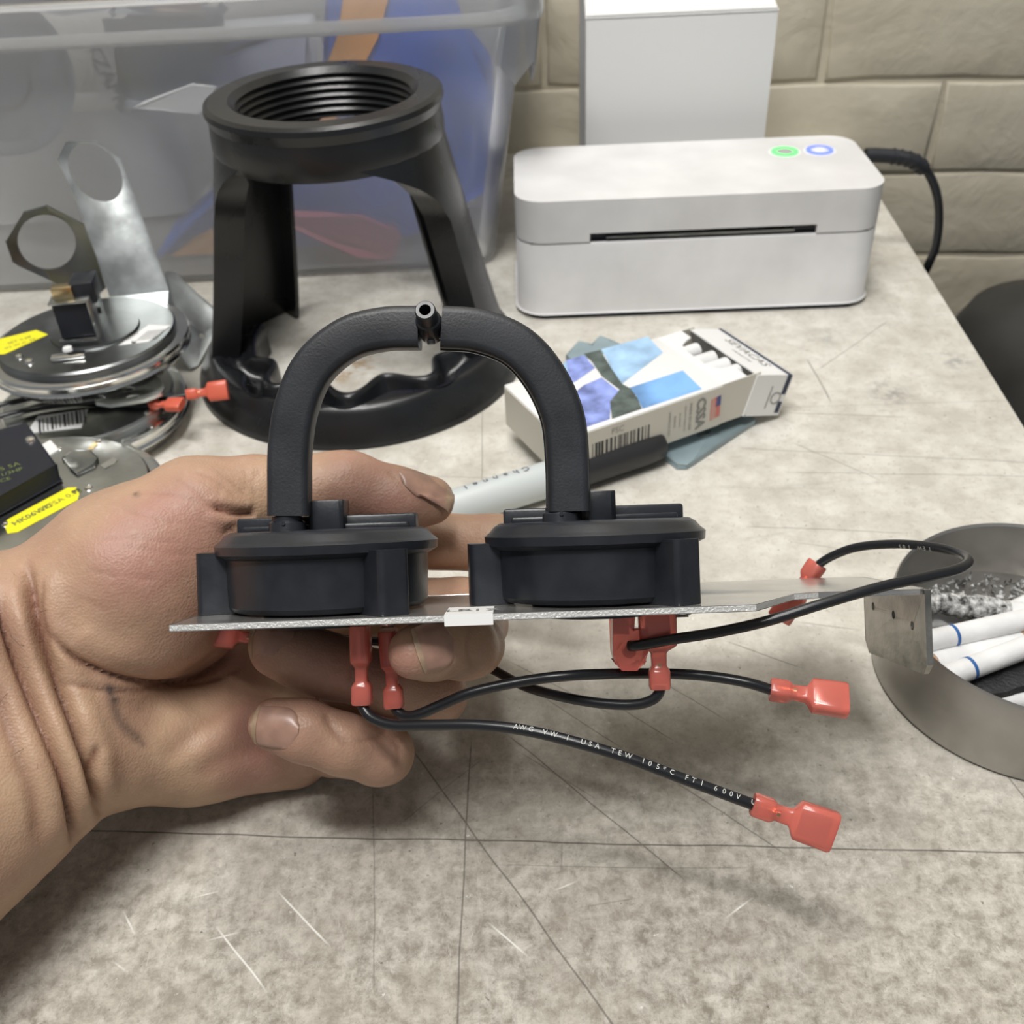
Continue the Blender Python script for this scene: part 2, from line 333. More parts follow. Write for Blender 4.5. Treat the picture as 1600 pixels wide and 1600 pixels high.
# ------------------------------------------------------------------ brick wall
def paint_mat(name='cream_painted_brick'):
    m = bpy.data.materials.new(name); m.use_nodes = True; nt = m.node_tree; N = nt.nodes; L = nt.links; b = N['Principled BSDF']
    g = N.new('ShaderNodeNewGeometry'); n = N.new('ShaderNodeTexNoise'); n.inputs['Scale'].default_value = 14; n.inputs['Detail'].default_value = 6; L.new(g.outputs['Position'], n.inputs[0])
    r = N.new('ShaderNodeValToRGB'); r.color_ramp.elements[0].position = .3; r.color_ramp.elements[0].color = (.53, .48, .375, 1); r.color_ramp.elements[1].position = .7; r.color_ramp.elements[1].color = (.62, .575, .465, 1)
    L.new(n.outputs[0], r.inputs[0]); L.new(r.outputs[0], b.inputs['Base Color']); b.inputs['Roughness'].default_value = .5
    n2 = N.new('ShaderNodeTexNoise'); n2.inputs['Scale'].default_value = 70; n2.inputs['Detail'].default_value = 5; n2.inputs['Distortion'].default_value = .6; L.new(g.outputs['Position'], n2.inputs[0])
    n3 = N.new('ShaderNodeTexMusgrave') if False else N.new('ShaderNodeTexNoise'); n3.inputs['Scale'].default_value = 16; n3.inputs['Distortion'].default_value = 2.0; n3.inputs['Detail'].default_value = 8; L.new(g.outputs['Position'], n3.inputs[0])
    a = N.new('ShaderNodeMath'); a.operation = 'MULTIPLY_ADD'; L.new(n3.outputs[0], a.inputs[0]); a.inputs[1].default_value = 3.0; L.new(n2.outputs[0], a.inputs[2])
    bp = N.new('ShaderNodeBump'); bp.inputs['Strength'].default_value = .3; bp.inputs['Distance'].default_value = .002; L.new(a.outputs[0], bp.inputs['Height']); L.new(bp.outputs[0], b.inputs['Normal']); return m
M['paint'] = paint_mat()
wallM = Tr(.25, .80, 0) @ Rz(-ANG)

wb = MB().box(-2.3, 2.0, .0025, .12, -.78, 2.0)
wall = wb.obj('wall_back', 'paint', None); wall.matrix_world = wallM; wall['kind'] = 'structure'; WM[wall.as_pointer()] = wallM.copy()
# mortar course heights are read off the photograph on the wall plane
def brick_mesh(L_, H_, seed):
    rg = np.random.RandomState(seed); bm = bmesh.new(); bmesh.ops.create_cube(bm, size=1)
    for v in bm.verts: v.co = Vector((v.co.x*L_, v.co.y*.02, v.co.z*H_))
    bmesh.ops.subdivide_edges(bm, edges=[e for e in bm.edges if abs((e.verts[0].co-e.verts[1].co).x) > .01], cuts=5)
    bmesh.ops.subdivide_edges(bm, edges=[e for e in bm.edges if abs((e.verts[0].co-e.verts[1].co).z) > .01 and e.verts[0].co.y < 0 and e.verts[1].co.y < 0], cuts=2)
    for v in bm.verts:
        v.co.z += rg.uniform(-.0016, .0012) if abs(v.co.z) > H_*.45 else 0; v.co.x += rg.uniform(-.0014, .0010)
        if v.co.y < 0: v.co.y += rg.uniform(-.0009, .0009)
    es = [e for e in bm.edges if all(v.co.y < -.005 for v in e.verts) and len(e.link_faces) == 2 and e.calc_face_angle(0) > 1]
    bmesh.ops.bevel(bm, geom=es, offset=.0022, segments=2, affect='EDGES', profile=.5, clamp_overlap=True)
    mb = MB(); mb.bm(bm); return mb
LZ = [-.020+.0698*k for k in range(-11, 8)]
variants = []
for sd in range(5):
    o = brick_mesh(.2045, .0668, sd).obj('brick', 'paint', wall, wallM, smooth=45); variants.append(o.data)

    bpy.data.objects.remove(o)
jx = {0: .045, 1: .075}
kk = 0
for ci, z in enumerate(LZ[:-1]):
    xs = (.091 if ci % 2 else .0) - .2085*11
    while xs < 1.6:
        if -1.3 < xs < .9:
            b = bpy.data.objects.new('brick', variants[(kk*7+ci) % 5]); COL.objects.link(b); b.parent = wall
            b.location = (xs+.104, .0102+random.uniform(-.001, .001), z+.0349); b.rotation_euler = (0, random.uniform(-.006, .006), PI if kk % 3 == 0 and False else 0); kk += 1
        xs += .2085
bt = MB().box(-.355, -.325, -.03, .0, .075, 1.2, .003).obj('wooden_batten', 'wood', None, wallM); tag(bt, 'brown wooden batten fixed upright on the wall between tote and white box', 'batten')
# ------------------------------------------------------------------ label printer
pr = thing('label_printer', 'white label printer with a black paper slot and two glowing button rings', 'printer', Tr(.1115, .537, 0) @ Rz(-1.6))
PM = WM[pr.as_pointer()]
def slab(w_, d_, r_, z0, z1, n=8, taper=0):
    mb = MB(); a = rrect(w_, d_, r_, n); k = len(a); b_ = [(x*(1-taper/w_*2), y*(1-taper/d_*2)) for x, y in a]
    mb.add([(x, y+d_/2, z0) for x, y in a]+[(x, y+d_/2, z1) for x, y in b_], [(i, (i+1) % k, (i+1) % k+k, i+k) for i in range(k)]+[tuple(range(k)), tuple(range(k, 2*k))]); return mb
slab(.196, .082, .014, 0, .003).obj('base_foot', 'dark', pr, PM)
slab(.203, .088, .016, .003, .0455).obj('lower_body', 'white', pr, PM, bevel=.0015)
# upper cover with a real slot at its lower front edge
up = MB()
up.prism([(x, y+.044) for x, y in rrect(.203, .088, .016, 8)], .0510, .070)
SL0, SL1 = -.0605, .0645
_rr = [(x, y+.044) for x, y in rrect(.203, .088, .016, 8)]
_fl = sorted([q for q in _rr if q[0] < SL0 and q[1] < .016], key=lambda q: -q[1])
up.prism([(-.1015, .016)]+_fl+[(SL0, 0), (SL0, .016)], .0462, .0510)
_fr = sorted([q for q in _rr if q[0] > SL1 and q[1] < .016], key=lambda q: q[1])
up.prism([(SL1, .016), (SL1, 0)]+_fr+[(.1015, .016)], .0462, .0510)
up.prism([(-.1015, .016), (.1015, .016), (.1015, .072), (.0855, .088), (-.0855, .088), (-.1015, .072)], .0462, .0510)
up.obj('top_cover', 'white', pr, PM, bevel=.0012)
MB().box(-.0935, .0935, .002, .08, .0455, .0462).obj('seam', 'dark', pr, PM)
MB().box(SL0, SL1, .0035, .0155, .0463, .0509).obj('paper_slot', 'dark', pr, PM)
MB().box(SL0+.009, SL1-.012, .0008, .006, .0474, .0486).obj('tear_bar', 'zincdk', pr, PM)
for nm, X, m1 in (('green_button', .0573, 'green'), ('blue_button', .0776, 'blue')):
    c0 = PM @ Vector((X, .0615, .070))
    bt_ = MB().lathe([(0.0001, 0), (.0095, 0), (.0095, .0003), (.0001, .0003)], 32, (X, .0615, .0699)).obj('button', 'paper' if m1 == 'green' else 'paper', pr, PM)
    rg = MB().lathe([(.0052, .0002), (.0078, .0002), (.0078, .0008), (.0052, .0008)], 40, (X, .0615, .0700)).obj('light_ring', m1, bt_, PM); rg['label'] = m1+' glowing ring'
    MB().lathe([(.0001, 0), (.0048, 0), (.004, .0008), (.0001, .0009)], 24, (X, .0615, .0701)).obj('button_cap', 'btn' if m1 == 'green' else 'paper', bt_, PM)
# cable
cpts = [D(1352, 243, .60), D(1372, 243, .60), D(1400, 245, .60), D(1428, 252, .60), D(1450, 270, .605), D(1464, 305, .61), D(1467, 345, .62), D(1462, 385, .63), D(1450, 415, .64), D(1441, 436, .655), D(1436, 470, .67), D(1440, 540, .70)]
cb = thing('power_cable', 'thick black cable looping from the printer over the bench edge', 'cable', Tr(cpts[0]))
MB().tube(spline(cpts, 8), .0026, 12).obj('cable_sheath', 'wire', cb)
sr = MB().tube(spline(cpts[:5], 10)[:38], .0043, 14)
sr.obj('strain_relief', 'rubber', cb)
for k in range(5):
    p = spline(cpts[:5], 10); i = 18+k*4
    MB().tube([p[i], p[i+1]], .0048, 14).obj('rib', 'rubber', cb)
# ------------------------------------------------------------------ white carton of labels
bx = thing('label_carton', 'tall plain white carton standing behind the label printer', 'box', Tr(.1165, .66, 0) @ Rz(-2))
BM = WM[bx.as_pointer()]
MB().prism([(0, 0), (.0, .134), (.075, .152), (.105, .152), (.105, 0)], -.056, .056, fn=lambda x, y, z: (z, x, y)).obj('carton_body', 'paper', bx, BM, bevel=.0012)
MB().box(-.057, .057, -.0012, .0, .03, .1325).obj('front_panel', 'card', bx, BM)
MB().prism([(0, .1345), (.075, .1525), (.075, .1535), (-.001, .1352)], -.0565, .0565, fn=lambda x, y, z: (z, x, y)).obj('lid_flap', 'card', bx, BM)
# ------------------------------------------------------------------ translucent tote and contents
tote = thing('storage_tote', 'large cloudy clear plastic storage tote with a wide rolled rim', 'tote', Tr(-.22, .60, 0))
tx0, tx1, ty0, ty1 = -.50, -.002, .612, .775
def ring_at(e, z, r_=.02):
    w_ = tx1-tx0+2*e; d_ = ty1-ty0+2*e; cx, cy = (tx0+tx1)/2, (ty0+ty1)/2
    return [(x+cx, y+cy, z) for x, y in rrect(w_, d_, r_+e*.3, 6)]
def loft(rings, closed_end=False):
    mb = MB(); k = len(rings[0]); vs = [p for r_ in rings for p in r_]; fs = []
    for i in range(len(rings)-1):
        for q in range(k): fs.append((i*k+q, i*k+(q+1) % k, (i+1)*k+(q+1) % k, (i+1)*k+q))
    if closed_end: fs.append(tuple(range(k))); fs.append(tuple((len(rings)-1)*k+q for q in range(k)))
    return mb.add(vs, fs)
body = loft([ring_at(-.004, .0005), ring_at(.0, .004), ring_at(.018, .118), ring_at(.022, .1545), ring_at(.0205, .1545), ring_at(.0165, .118), ring_at(-.0015, .0055), ring_at(-.006, .003)])
k0 = len(ring_at(0, 0)); body.f.append(tuple(range(k0))); body.f.append(tuple(7*k0+q for q in range(k0)))
body.obj('tote_body', 'tote', tote, smooth=50)
loft([ring_at(.0215, .1535), ring_at(.0335, .1500), ring_at(.0345, .1690), ring_at(.0325, .1705), ring_at(.0225, .1712), ring_at(.0210, .170), ring_at(.0320, .1690), ring_at(.0320, .1515), ring_at(.0215, .1548)]).obj('rim', 'tote', tote, smooth=50)
# deep skirt under the rim on the right-hand end
sk = MB(); sk.prism([(ty0-.012, .152), (ty0-.012, .125), (ty0-.002, .114), (ty1-.02, .114), (ty1+.01, .152)], 0, .0014, fn=lambda x, y, z: (tx1+.030-(.152-y)*.12+z, x, y)); sk.obj('end_handle', 'tote', tote)
sk2 = MB(); sk2.prism([(tx1-.012, .152), (tx1+.0305, .152), (tx1+.027, .127), (tx1+.016, .115)], 0, .0014, fn=lambda x, y, z: (x, ty0-.0135+z, y)); sk2.obj('corner_web', 'tote', tote)
def chunk(name, pts, yy, th_, m, label=None, cat=None, parent=None, bev=.006):
    """solid modelled from its outline at distance yy with real thickness th_"""
    q = [YP(x, y, yy) for x, y in pts]
    mb = MB().prism([(min(p.x, tx1+.004), max(p.z, .0075)) for p in q], yy, yy+th_, fn=lambda x, y, z: (x, z, y))
    o = mb.obj(name, m, parent, bevel=bev, smooth=60)
    if label: tag(o, label, cat)
    return o
bag = thing('blue_bag', 'blue fabric bag with an orange stripe inside the clear tote', 'bag', Tr(-.1, .65, .01))
chunk('bag_body', [(520, -60), (690, -40), (720, 60), (790, 130), (782, 200), (770, 290), (700, 330), (640, 360), (480, 405), (300, 415), (255, 400), (330, 320), (430, 220), (505, 110)], .645, .06, 'tarp', parent=bag, bev=.012)
chunk('orange_stripe', [(548, -60), (620, -60), (590, 60), (520, 190), (478, 185), (525, 60)], .6435, .003, 'orange', parent=bag, bev=.0008)
chunk('orange_panel', [(275, 410), (300, 375), (345, 352), (352, 415)], .6425, .003, 'orange', parent=bag, bev=.0008)
chunk('pink_case', [(470, 352), (560, 350), (612, 372), (605, 400), (560, 402)], .628, .014, 'pink', 'small pink plastic case at the bottom of the tote', 'case')
chunk('slate_case', [(172, 40), (320, 45), (326, 105), (300, 120), (290, 160), (190, 165)], .640, .05, 'slate', 'slate blue plastic case seen through the tote wall near its rim', 'case')
chunk('white_folder', [(300, 135), (334, 138), (310, 176), (210, 168)], .636, .004, 'paper', 'white paper folder corner beside the slate case in the tote', 'folder', bev=.0008)
lb = chunk('rubber_strap', [(142, 70), (170, 66), (182, 150), (158, 160)], .634, .006, 'greyp', 'grey strap with raised lettering hanging inside the tote', 'strap', bev=.002)
p = YP(163, 112, .6335); text('TZAM', .012, p, (0.25, 0, -1), (1, 0, .25), lb, 'slate', center=True)
pan = thing('round_pan', 'round slate pan standing on edge at the left inside the tote', 'pan', Tr(YP(0, 118, .66)))
pc = YP(2, 118, .66); Fp = basis(pc, (1, 0, -.03), (0, .3, 1))
MB().lathe([(.0001, 0), (.040, 0), (.046, .006), (.044, .006), (.038, .0015), (.0001, .0015)], 48).obj('pan_bowl', 'slate', pan, Fp)
MB().lathe([(.0001, .0018), (.018, .0018), (.018, .004), (.0001, .004)], 32).obj('pan_hub', 'slate', pan, Fp)
chunk('grey_housing', [(-80, -60), (178, -60), (176, 17), (100, 21), (40, 16), (-80, 8)], .662, .07, 'greyp', 'large rounded grey housing sticking up out of the tote at left', 'housing', bev=.01)
chunk('black_bracket', [(178, -50), (225, -50), (230, 16), (178, 18)], .650, .02, 'slate', 'black bracket standing in the tote next to the grey housing', 'bracket', bev=.003)
chunk('wood_offcut', [(232, -50), (312, -50), (310, 13), (234, 16)], .656, .02, 'wood', 'brown wooden offcut standing in the tote behind the rim', 'offcut', bev=.002)
chunk('plastic_sleeve', [(330, 70), (470, 60), (500, 120), (430, 175), (345, 180), (310, 130)], .712, .03, 'ltgrey', 'pale grey plastic sleeve lying in the tote beside the blue bag', 'sleeve', bev=.008)
chunk('grey_carton', [(20, 180), (250, 170), (300, 330), (260, 440), (0, 450)], .712, .045, 'ltgrey', 'grey box low in the tote behind the galvanised bracket', 'box', bev=.008)
chunk('blue_clip', [(850, -30), (900, -30), (893, 8), (872, 18), (853, 10)], .60, .015, 'slate', 'dark blue clip hooked on the tote rim at its right end', 'clip', bev=.003)
# ------------------------------------------------------------------ black bin right of the bench
bn = thing('plastic_bin', 'matt black plastic bin standing on the floor right of the bench', 'bin', Tr(.45, .52, -.76))
def bring(e, z): return [(.452+x, .53+y, z) for x, y in rrect(.30+2*e, .30+2*e, .07+e*.3, 8)]
loft([bring(-.03, -.76), bring(-.01, -.14), bring(-.014, -.14), bring(-.034, -.755)], True).obj('bin_body', 'bin', bn)
loft([bring(.0, -.15), bring(.004, -.145), bring(.004, -.10), bring(.0, -.085), bring(-.012, -.055), bring(-.04, -.038), bring(-.08, -.03), bring(-.12, -.028)], True).obj('lid', 'bin', bn, smooth=60)
for k in range(14):
    y = .43+k*.014; MB().box(.2955-.0035, .2985, y-.003, y+.003, -.138, -.108, .001).obj('rib', 'bin', bn)
MB().box(.2935, .299, .42, .63, -.106, -.102, .001).obj('lid_band', 'bin', bn)
# ------------------------------------------------------------------ black stand with a threaded ring
SC = Vector((-.078, .502, .0004)); SM = Tr(SC)
st = thing('threaded_stand', 'glossy black moulded stand with a threaded ring on top and scalloped grip base', 'stand', SM)
prof = [(.0415, .1195)]
for k in range(6): prof += [(.0432, .1205+k*.0036), (.0414, .1222+k*.0036)]
prof += [(.0432, .1418), (.0445, .1430), (.0535, .1430), (.0558, .1418), (.0562, .1395), (.0545, .1350), (.0552, .1300), (.0556, .1240), (.0545, .1190), (.0430, .1185)]
MB().lathe(prof, 96).obj('threaded_ring', 'stand', st, SM, smooth=25)
def rad(z): t = z/.125; return .0845-(.0845-.0548)*(t**.85) if t > 0 else .0845
def leg(a0f, a1f):
    vs = []; n = 14; zs = [0, .004, .012, .03, .05, .07, .088, .1, .108, .114, .118, .1215, .1245]; k = 2*n+6
    for z in zs:
        a0, a1 = math.radians(a0f(z)), math.radians(a1f(z)); r = rad(z); fl_ = .015 if z < .11 else .011; tw = .0028/r
        sec = [(r, a0+(a1-a0)*i/(n-1)) for i in range(n)]
        sec += [(r-fl_, a1), (r-fl_, a1-tw)]+[(r-.0035, a1-tw-(a1-a0-2*tw)*i/(n-1)) for i in range(n)]+[(r-fl_, a0+tw), (r-fl_, a0)]
        k = len(sec); vs += [(q*math.cos(a), q*math.sin(a), z) for q, a in sec]
    fs = [(i*k+q, i*k+(q+1) % k, (i+1)*k+(q+1) % k, (i+1)*k+q) for i in range(len(zs)-1) for q in range(k)]
    fs += [tuple(range(k)), tuple((len(zs)-1)*k+q for q in range(k))]
    return MB().add(vs, fs)
fl2 = lambda z, a, w_: a+w_*max(0, (z-.085)/.04)**2.2
leg(lambda z: fl2(z, 128, -40), lambda z: fl2(z, 196, 38)).obj('leg', 'stand', st, SM, smooth=40)
leg(lambda z: fl2(z, -26, -52), lambda z: fl2(z, 50, 40)).obj('leg', 'stand', st, SM, smooth=40)
vs = []; n = 120; A0, A1 = math.radians(166), math.radians(374)
for i in range(n+1):
    a = A0+(A1-A0)*i/n; d_ = math.degrees(a)
    env = max(0, min(1, (d_-198)/12, (332-d_)/12)); w_ = .0062*math.cos((d_-270)/38.*2*PI)*env
    tg_ = max(0, min(1, (d_-196)/16, (338-d_)/16)); tg_ = tg_*tg_*(3-2*tg_); gr = .0150-.0075*tg_
    sec = [(.0885, 0), (.0878, .004), (.0810, .0150), (.0797, .0170), (.0778, .0182), (.0752+w_*.7, .0184), (.0734+w_*.7, .0176), (.0722+w_*.7, .0158), (.0706+w_*.8, gr+.0015), (.0690+w_*.85, gr), (.0662+w_, gr), (.0646+w_, gr+.0015), (.0636+w_, .0160), (.0624+w_, .0178), (.0610+w_, .0185), (.0598+w_, .0180), (.0588+w_, .0165), (.0582+w_, .012), (.0580+w_, 0)]
    sec = [(q-.0035*max(0, min(1, (.0735-q)/.015)) if q < .0735 else q, z) for q, z in sec]
    vs += [(q*math.cos(a), q*math.sin(a), z) for q, z in sec]
k = len(sec); fs = [(i*k+q, (i+1)*k+q, (i+1)*k+(q+1) % k, i*k+(q+1) % k) for i in range(n) for q in range(k)]+[tuple(range(k)), tuple(n*k+q for q in range(k))]
MB().add(vs, fs).obj('grip_base', 'stand', st, SM, smooth=75)
# ------------------------------------------------------------------ cigarette pack
ZT = .031; pA = T(878, 687, ZT); pB = T(1130, 601, ZT); ux = (pB-pA); ux.z = 0; ux.normalize(); uy = Vector((-ux.y, ux.x, 0))
PKM = basis((pA.x, pA.y, .0085), ux, uy); PKI = PKM.inverted(); HT = .0225
pk = thing('cigarette_pack', 'open white cigarette pack with a blue lake picture, lying on its back', 'cigarette pack', PKM)
def pl(px, py, z=None): q = PKI @ T(px, py, .0085+HT if z is None else z); return (q.x, q.y)
LB = (PKI @ pB).x; W = (PKI @ T(800, 588, ZT)).y; W = .054
MB().box(0, LB, 0, W, 0, HT).obj('box_body', 'card', pk, PKM, bevel=.0007)
MB().box(.0, LB+.0135, .0, W, 0, HT-.002).obj('box_side', 'cardside', pk, PKM, bevel=.0005) if False else None
MB().box(.001, LB+.0005, -.00025, 0, .0008, HT-.0008).obj('side_print_panel', 'cardside', pk, PKM)
MB().box(-.00025, 0, .0008, W-.0008, .0008, HT-.0008).obj('end_panel', 'cardside', pk, PKM)
# inner sleeve with a cut-out window
L2 = LB+.0145
MB().prism([(LB-.002, .0007), (L2, .0007), (L2, .010), (L2-.004, .0115), (LB+.0065, .0145), (LB+.0045, .019), (LB+.0045, .036), (LB+.0065, .041), (L2-.004, .0435), (L2, .045), (L2, W-.0007), (LB-.002, W-.0007)], HT-.0011, HT-.0003).obj('inner_sleeve', 'card', pk, PKM)
for yy in (.0004, W-.001): MB().box(LB-.002, L2+.008, yy, yy+.0006, .0005, HT-.0005).obj('sleeve_wall', 'cardside', pk, PKM)
MB().box(LB-.002, L2+.008, .001, W-.001, .0, .0006).obj('back_panel', 'cardside', pk, PKM)
# lid, hinged at the bottom back edge
LDM = PKM @ Tr(L2-.001, 0, .0008) @ Matrix.Rotation(math.radians(17), 4, 'Y'); LL = .0235; LH = HT-.0008
lid = MB().box(0, LL, -.0006, .0002, 0, LH, 0); lid.box(0, LL, W-.0002, W+.0006, 0, LH); lid.box(0, LL, 0, W, LH-.0006, LH); lid.box(LL-.0007, LL, 0, W, 0, LH); lid.box(0, LL, 0, W, 0, .0006)
lido = lid.obj('hinged_lid', 'card', pk, LDM)
MB().box(LL-.0035, LL-.001, -.0007, W+.0007, LH+.00005, LH+.0001).obj('dark_stripe', 'navy', lido, LDM)
MB().box(LL-.0038, LL-.001, -.0008, -.0007, .0015, .0075).obj('dark_stripe', 'navy', lido, LDM)
MB().box(LL-.0038, LL-.001, -.0008, -.0007, .0115, LH).obj('dark_stripe', 'navy', lido, LDM)
MB().lathe([(.0026, 0), (.0032, 0), (.0032, .0001), (.0026, .0001)], 24).obj('round_emblem', 'grey_ink', lido, LDM @ basis((LL-.0065, -.0007, .0095), (1, 0, 0), (0, 0, 1)))
MB().box(.0008, .0012, -.0008, -.0007, .0, .001).obj('hinge_print', 'grey_ink', lido, LDM)
MB().box(LL-.0115, LL-.011, -.0008, -.0007, .004, .016).obj('fine_line', 'grey_ink', lido, LDM)
text('SEVACAS', .0078, (LL-.0085, W/2-.002, LH+.0001), (0, -1, 0), (1, 0, 0), lido, 'grey_ink', frame=LDM, bold=.0001)
text('CIGARETTES', .0026, (LL-.0155, W/2-.006, LH+.0001), (0, -1, 0), (1, 0, 0), lido, 'grey_ink', frame=LDM)
def flat(pts, m, name, dz=0.0): MB().prism([pl(*p) for p in pts], HT+.00005+dz, HT+.0001+dz).obj(name, m, pk, PKM, smooth=0)
flat([(940, 546), (1012, 526), (1036, 551), (968, 603), (950, 565)], 'skylt', 'printed_sky')
flat([(980, 607), (1067, 579), (1097, 608), (1004, 639), (994, 618)], 'sky', 'printed_sky')
flat([(912, 553), (938, 547), (955, 575), (972, 600), (985, 607), (996, 622), (1003, 639), (956, 655), (953, 628), (968, 609), (940, 588), (925, 566)], 'hill', 'printed_hills', .00003)
flat([(885, 563), (912, 555), (930, 575), (900, 596), (890, 600)], 'lake', 'printed_lake')
flat([(912, 602), (940, 590), (968, 612), (955, 628), (953, 655), (918, 667), (905, 630)], 'lake', 'printed_lake')
flat([(863, 690), (860, 660), (890, 620), (912, 602), (905, 630), (918, 667), (880, 682)], 'lake', 'printed_lake')
flat([(860, 640), (845, 612), (885, 563), (890, 600)], 'skylt', 'printed_lake')
# side print: barcode, FSC, text block and flag
def sx(px, py, z=.0085): return PKI @ YPL(px, py)
def YPL(px, py):   # point on the pack's near side plane
    d = (D(px, py, 1)-CP); n = PKM.to_3x3() @ Vector((0, 1, 0)); o_ = Vector(PKM.translation); t = (o_-CP).dot(n)/d.dot(n); return CP+d*t
b0 = sx(925, 690).x; b1 = sx(1013, 655).x; x = b0
while x < b1:
    wd = random.choice((.0004, .0004, .0008, .0012)); MB().box(x, x+wd, -.00035, -.00025, .0012, .0148).obj('barcode_bar', 'ink', pk, PKM); x += wd+random.choice((.0004, .0007, .0011))
text('FSC', .0042, (sx(965, 665).x, -.0004, .0178), (1, 0, 0), (0, 0, 1), pk, 'grey_ink', frame=PKM)
tx = sx(1094, 640).x
text('CSSA', .0072, (tx, -.0004, .0112), (0, 0, -1), (1, 0, 0), pk, 'grey_ink', frame=PKM, bold=.0003)
for k, (s_, z_) in enumerate((('MADE IN USA', .0024), ('QUALITY TOBACCO', .0015), ('ALL RIGHTS', .0015), ('RESERVED', .0015), ('UNDERAGE SALE', .0017))):
    text(s_, z_, (tx-.0058-.0029*k, -.0004, .0112), (0, 0, -1), (1, 0, 0), pk, 'grey_ink', frame=PKM)
fx = sx(1118, 630).x
fg = MB().prism([(fx-.0028, .0052), (fx+.0028, .0060), (fx+.0026, .0175), (fx-.0028, .0165)], -.0004, -.0003, fn=lambda x, y, z: (x, z, y)).obj('printed_flag', 'flagred', pk, PKM)
MB().prism([(fx+.0002, .0118), (fx+.0027, .0122), (fx+.0026, .0175), (fx+.0002, .0171)], -.0005, -.0004, fn=lambda x, y, z: (x, z, y)).obj('flag_canton', 'flagblue', fg, PKM)
for k in range(3): MB().box(fx-.0022+k*.0009, fx-.0019+k*.0009, -.00046, -.00041, .0056, .0165 if k < 2 else .0117).obj('flag_stripe', 'cardside', fg, PKM)
for k, (yy, x1, m_) in enumerate(((.0135, L2+.001, 'cig'), (.0215, L2+.0005, 'cig'), (.0300, L2-.001, 'cig'), (.0405, L2-.003, 'tan'))):
    c_ = MB().cyl((.006, yy, HT-.0058), (x1+.004, yy, HT-.0058), .0039, 20).obj('cigarette', 'cig', None, PKM)
    tag(c_, ['white cigarette nearest the text side inside the open pack', 'second white cigarette from the text side inside the open pack', 'third white cigarette from the text side inside the open pack', 'farthest cigarette inside the open pack, in the shadowed slot'][k], 'cigarette', 'cigarettes in the pack'); c_.name = 'cigarette'
# ------------------------------------------------------------------ blue-grey plastic plate under the pack, marker pen
def plate(pts, z0, z1, label, holes=()):
    t_ = thing('plastic_plate', label, 'plate', Tr(T(*pts[0]))); q = [T(*p, z0) for p in pts]
    MB().prism([(p.x, p.y) for p in q], z0, z1, holes=[[(T(*p, z0).x, T(*p, z0).y) for p in h] for h in holes]).obj('plate_body', 'pvc', t_, bevel=.0006); return t_
plate([(1045, 722), (1058, 732), (1072, 732), (1082, 727), (1180, 662), (1172, 655), (1110, 660), (985, 690), (1020, 705)], .0006, .0028, 'blue-grey plastic plate corner sticking out under the near side of the pack', holes=[[(1085, 685), (1100, 676), (1112, 676), (1108, 684), (1094, 690)]])
plate([(885, 562), (905, 540), (925, 545), (938, 532), (958, 540), (1000, 560), (1000, 600), (930, 600)], .0006, .0032, 'blue-grey plastic plate with notched edge under the far side of the pack')
pe0, pe1 = T(1034, 694, .0088), T(690, 800, .0088)
dpn = (pe1-pe0); dpn.z = 0; dpn.normalize(); pen = thing('marker_pen', 'pale grey marker pen with a long black cap lying against the pack', 'marker', basis((pe0.x, pe0.y, .0088), dpn, (0, 0, 1)))
NM = WM[pen.as_pointer()]
def ax(pr, n=32): return MB().lathe(pr, n)
AXM = NM @ Matrix.Rotation(PI/2, 4, 'Y')
ax([(.0001, .0), (.0058, .0), (.0068, .0015), (.0076, .010), (.0084, .0545), (.0001, .0545)]).obj('cap', 'cap', pen, AXM)
ax([(.0001, .0545), (.0080, .0545), (.0083, .060), (.0083, .130), (.0074, .135), (.0001, .1355)]).obj('barrel', 'pen', pen, AXM)
MB().box(.004, .044, -.0022, .0022, .0085, .0102, .0006).obj('cap_clip', 'cap', pen, NM @ Matrix.Rotation(math.radians(62), 4, 'X'))
sidev = Vector((dpn.y, -dpn.x, 0)); 
for ch, k in zip('Channel', range(7)):
    an = math.radians(100); o_ = NM.translation+dpn*(.069+k*.0048)+(-Vector((dpn.y, -dpn.x, 0))*math.cos(an)+Vector((0, 0, 1))*math.sin(an))*.00845*1
    nrm = (-Vector((dpn.y, -dpn.x, 0))*math.cos(an)+Vector((0, 0, 1))*math.sin(an)); rgt = dpn
    text(ch, .0050, o_, rgt, nrm.cross(rgt), pen, 'navy')
# ------------------------------------------------------------------ ashtray and butts
TC = Vector((.1795, .2500, 0)); TM = Tr(TC)
at = thing('ashtray', 'round worn grey metal ashtray full of cigarette butts', 'ashtray', TM)
MB().lathe([(.0001, .0012), (.0490, .0012), (.0505, .0000), (.0512, .0012), (.0484, .0290), (.0478, .0300), (.0471, .0290), (.0494, .004), (.0001, .004)], 96).obj('tray_wall', 'pewter', at, TM, smooth=30)
ab = MB(); 
for k in range(1500):
    a, r_ = rng.uniform(0, 2*PI), .045*math.sqrt(rng.uniform()); s_ = rng.uniform(.0005, .0011); z = .0045+rng.uniform(0, .006)*(1-r_/.06)
    c_ = np.array([r_*math.cos(a), r_*math.sin(a), z]); v_ = [c_+rng.normal(size=3)*s_ for _ in range(4)]; ab.add(v_, [(0, 1, 2), (0, 2, 3), (0, 3, 1), (1, 3, 2)])
ao = ab.obj('loose_ash', 'ash', None, TM, smooth=0); ao.name = 'loose_ash'; tag(ao, 'loose grey ash and crumbs covering the bottom of the ashtray', 'ash'); ao['kind'] = 'stuff'
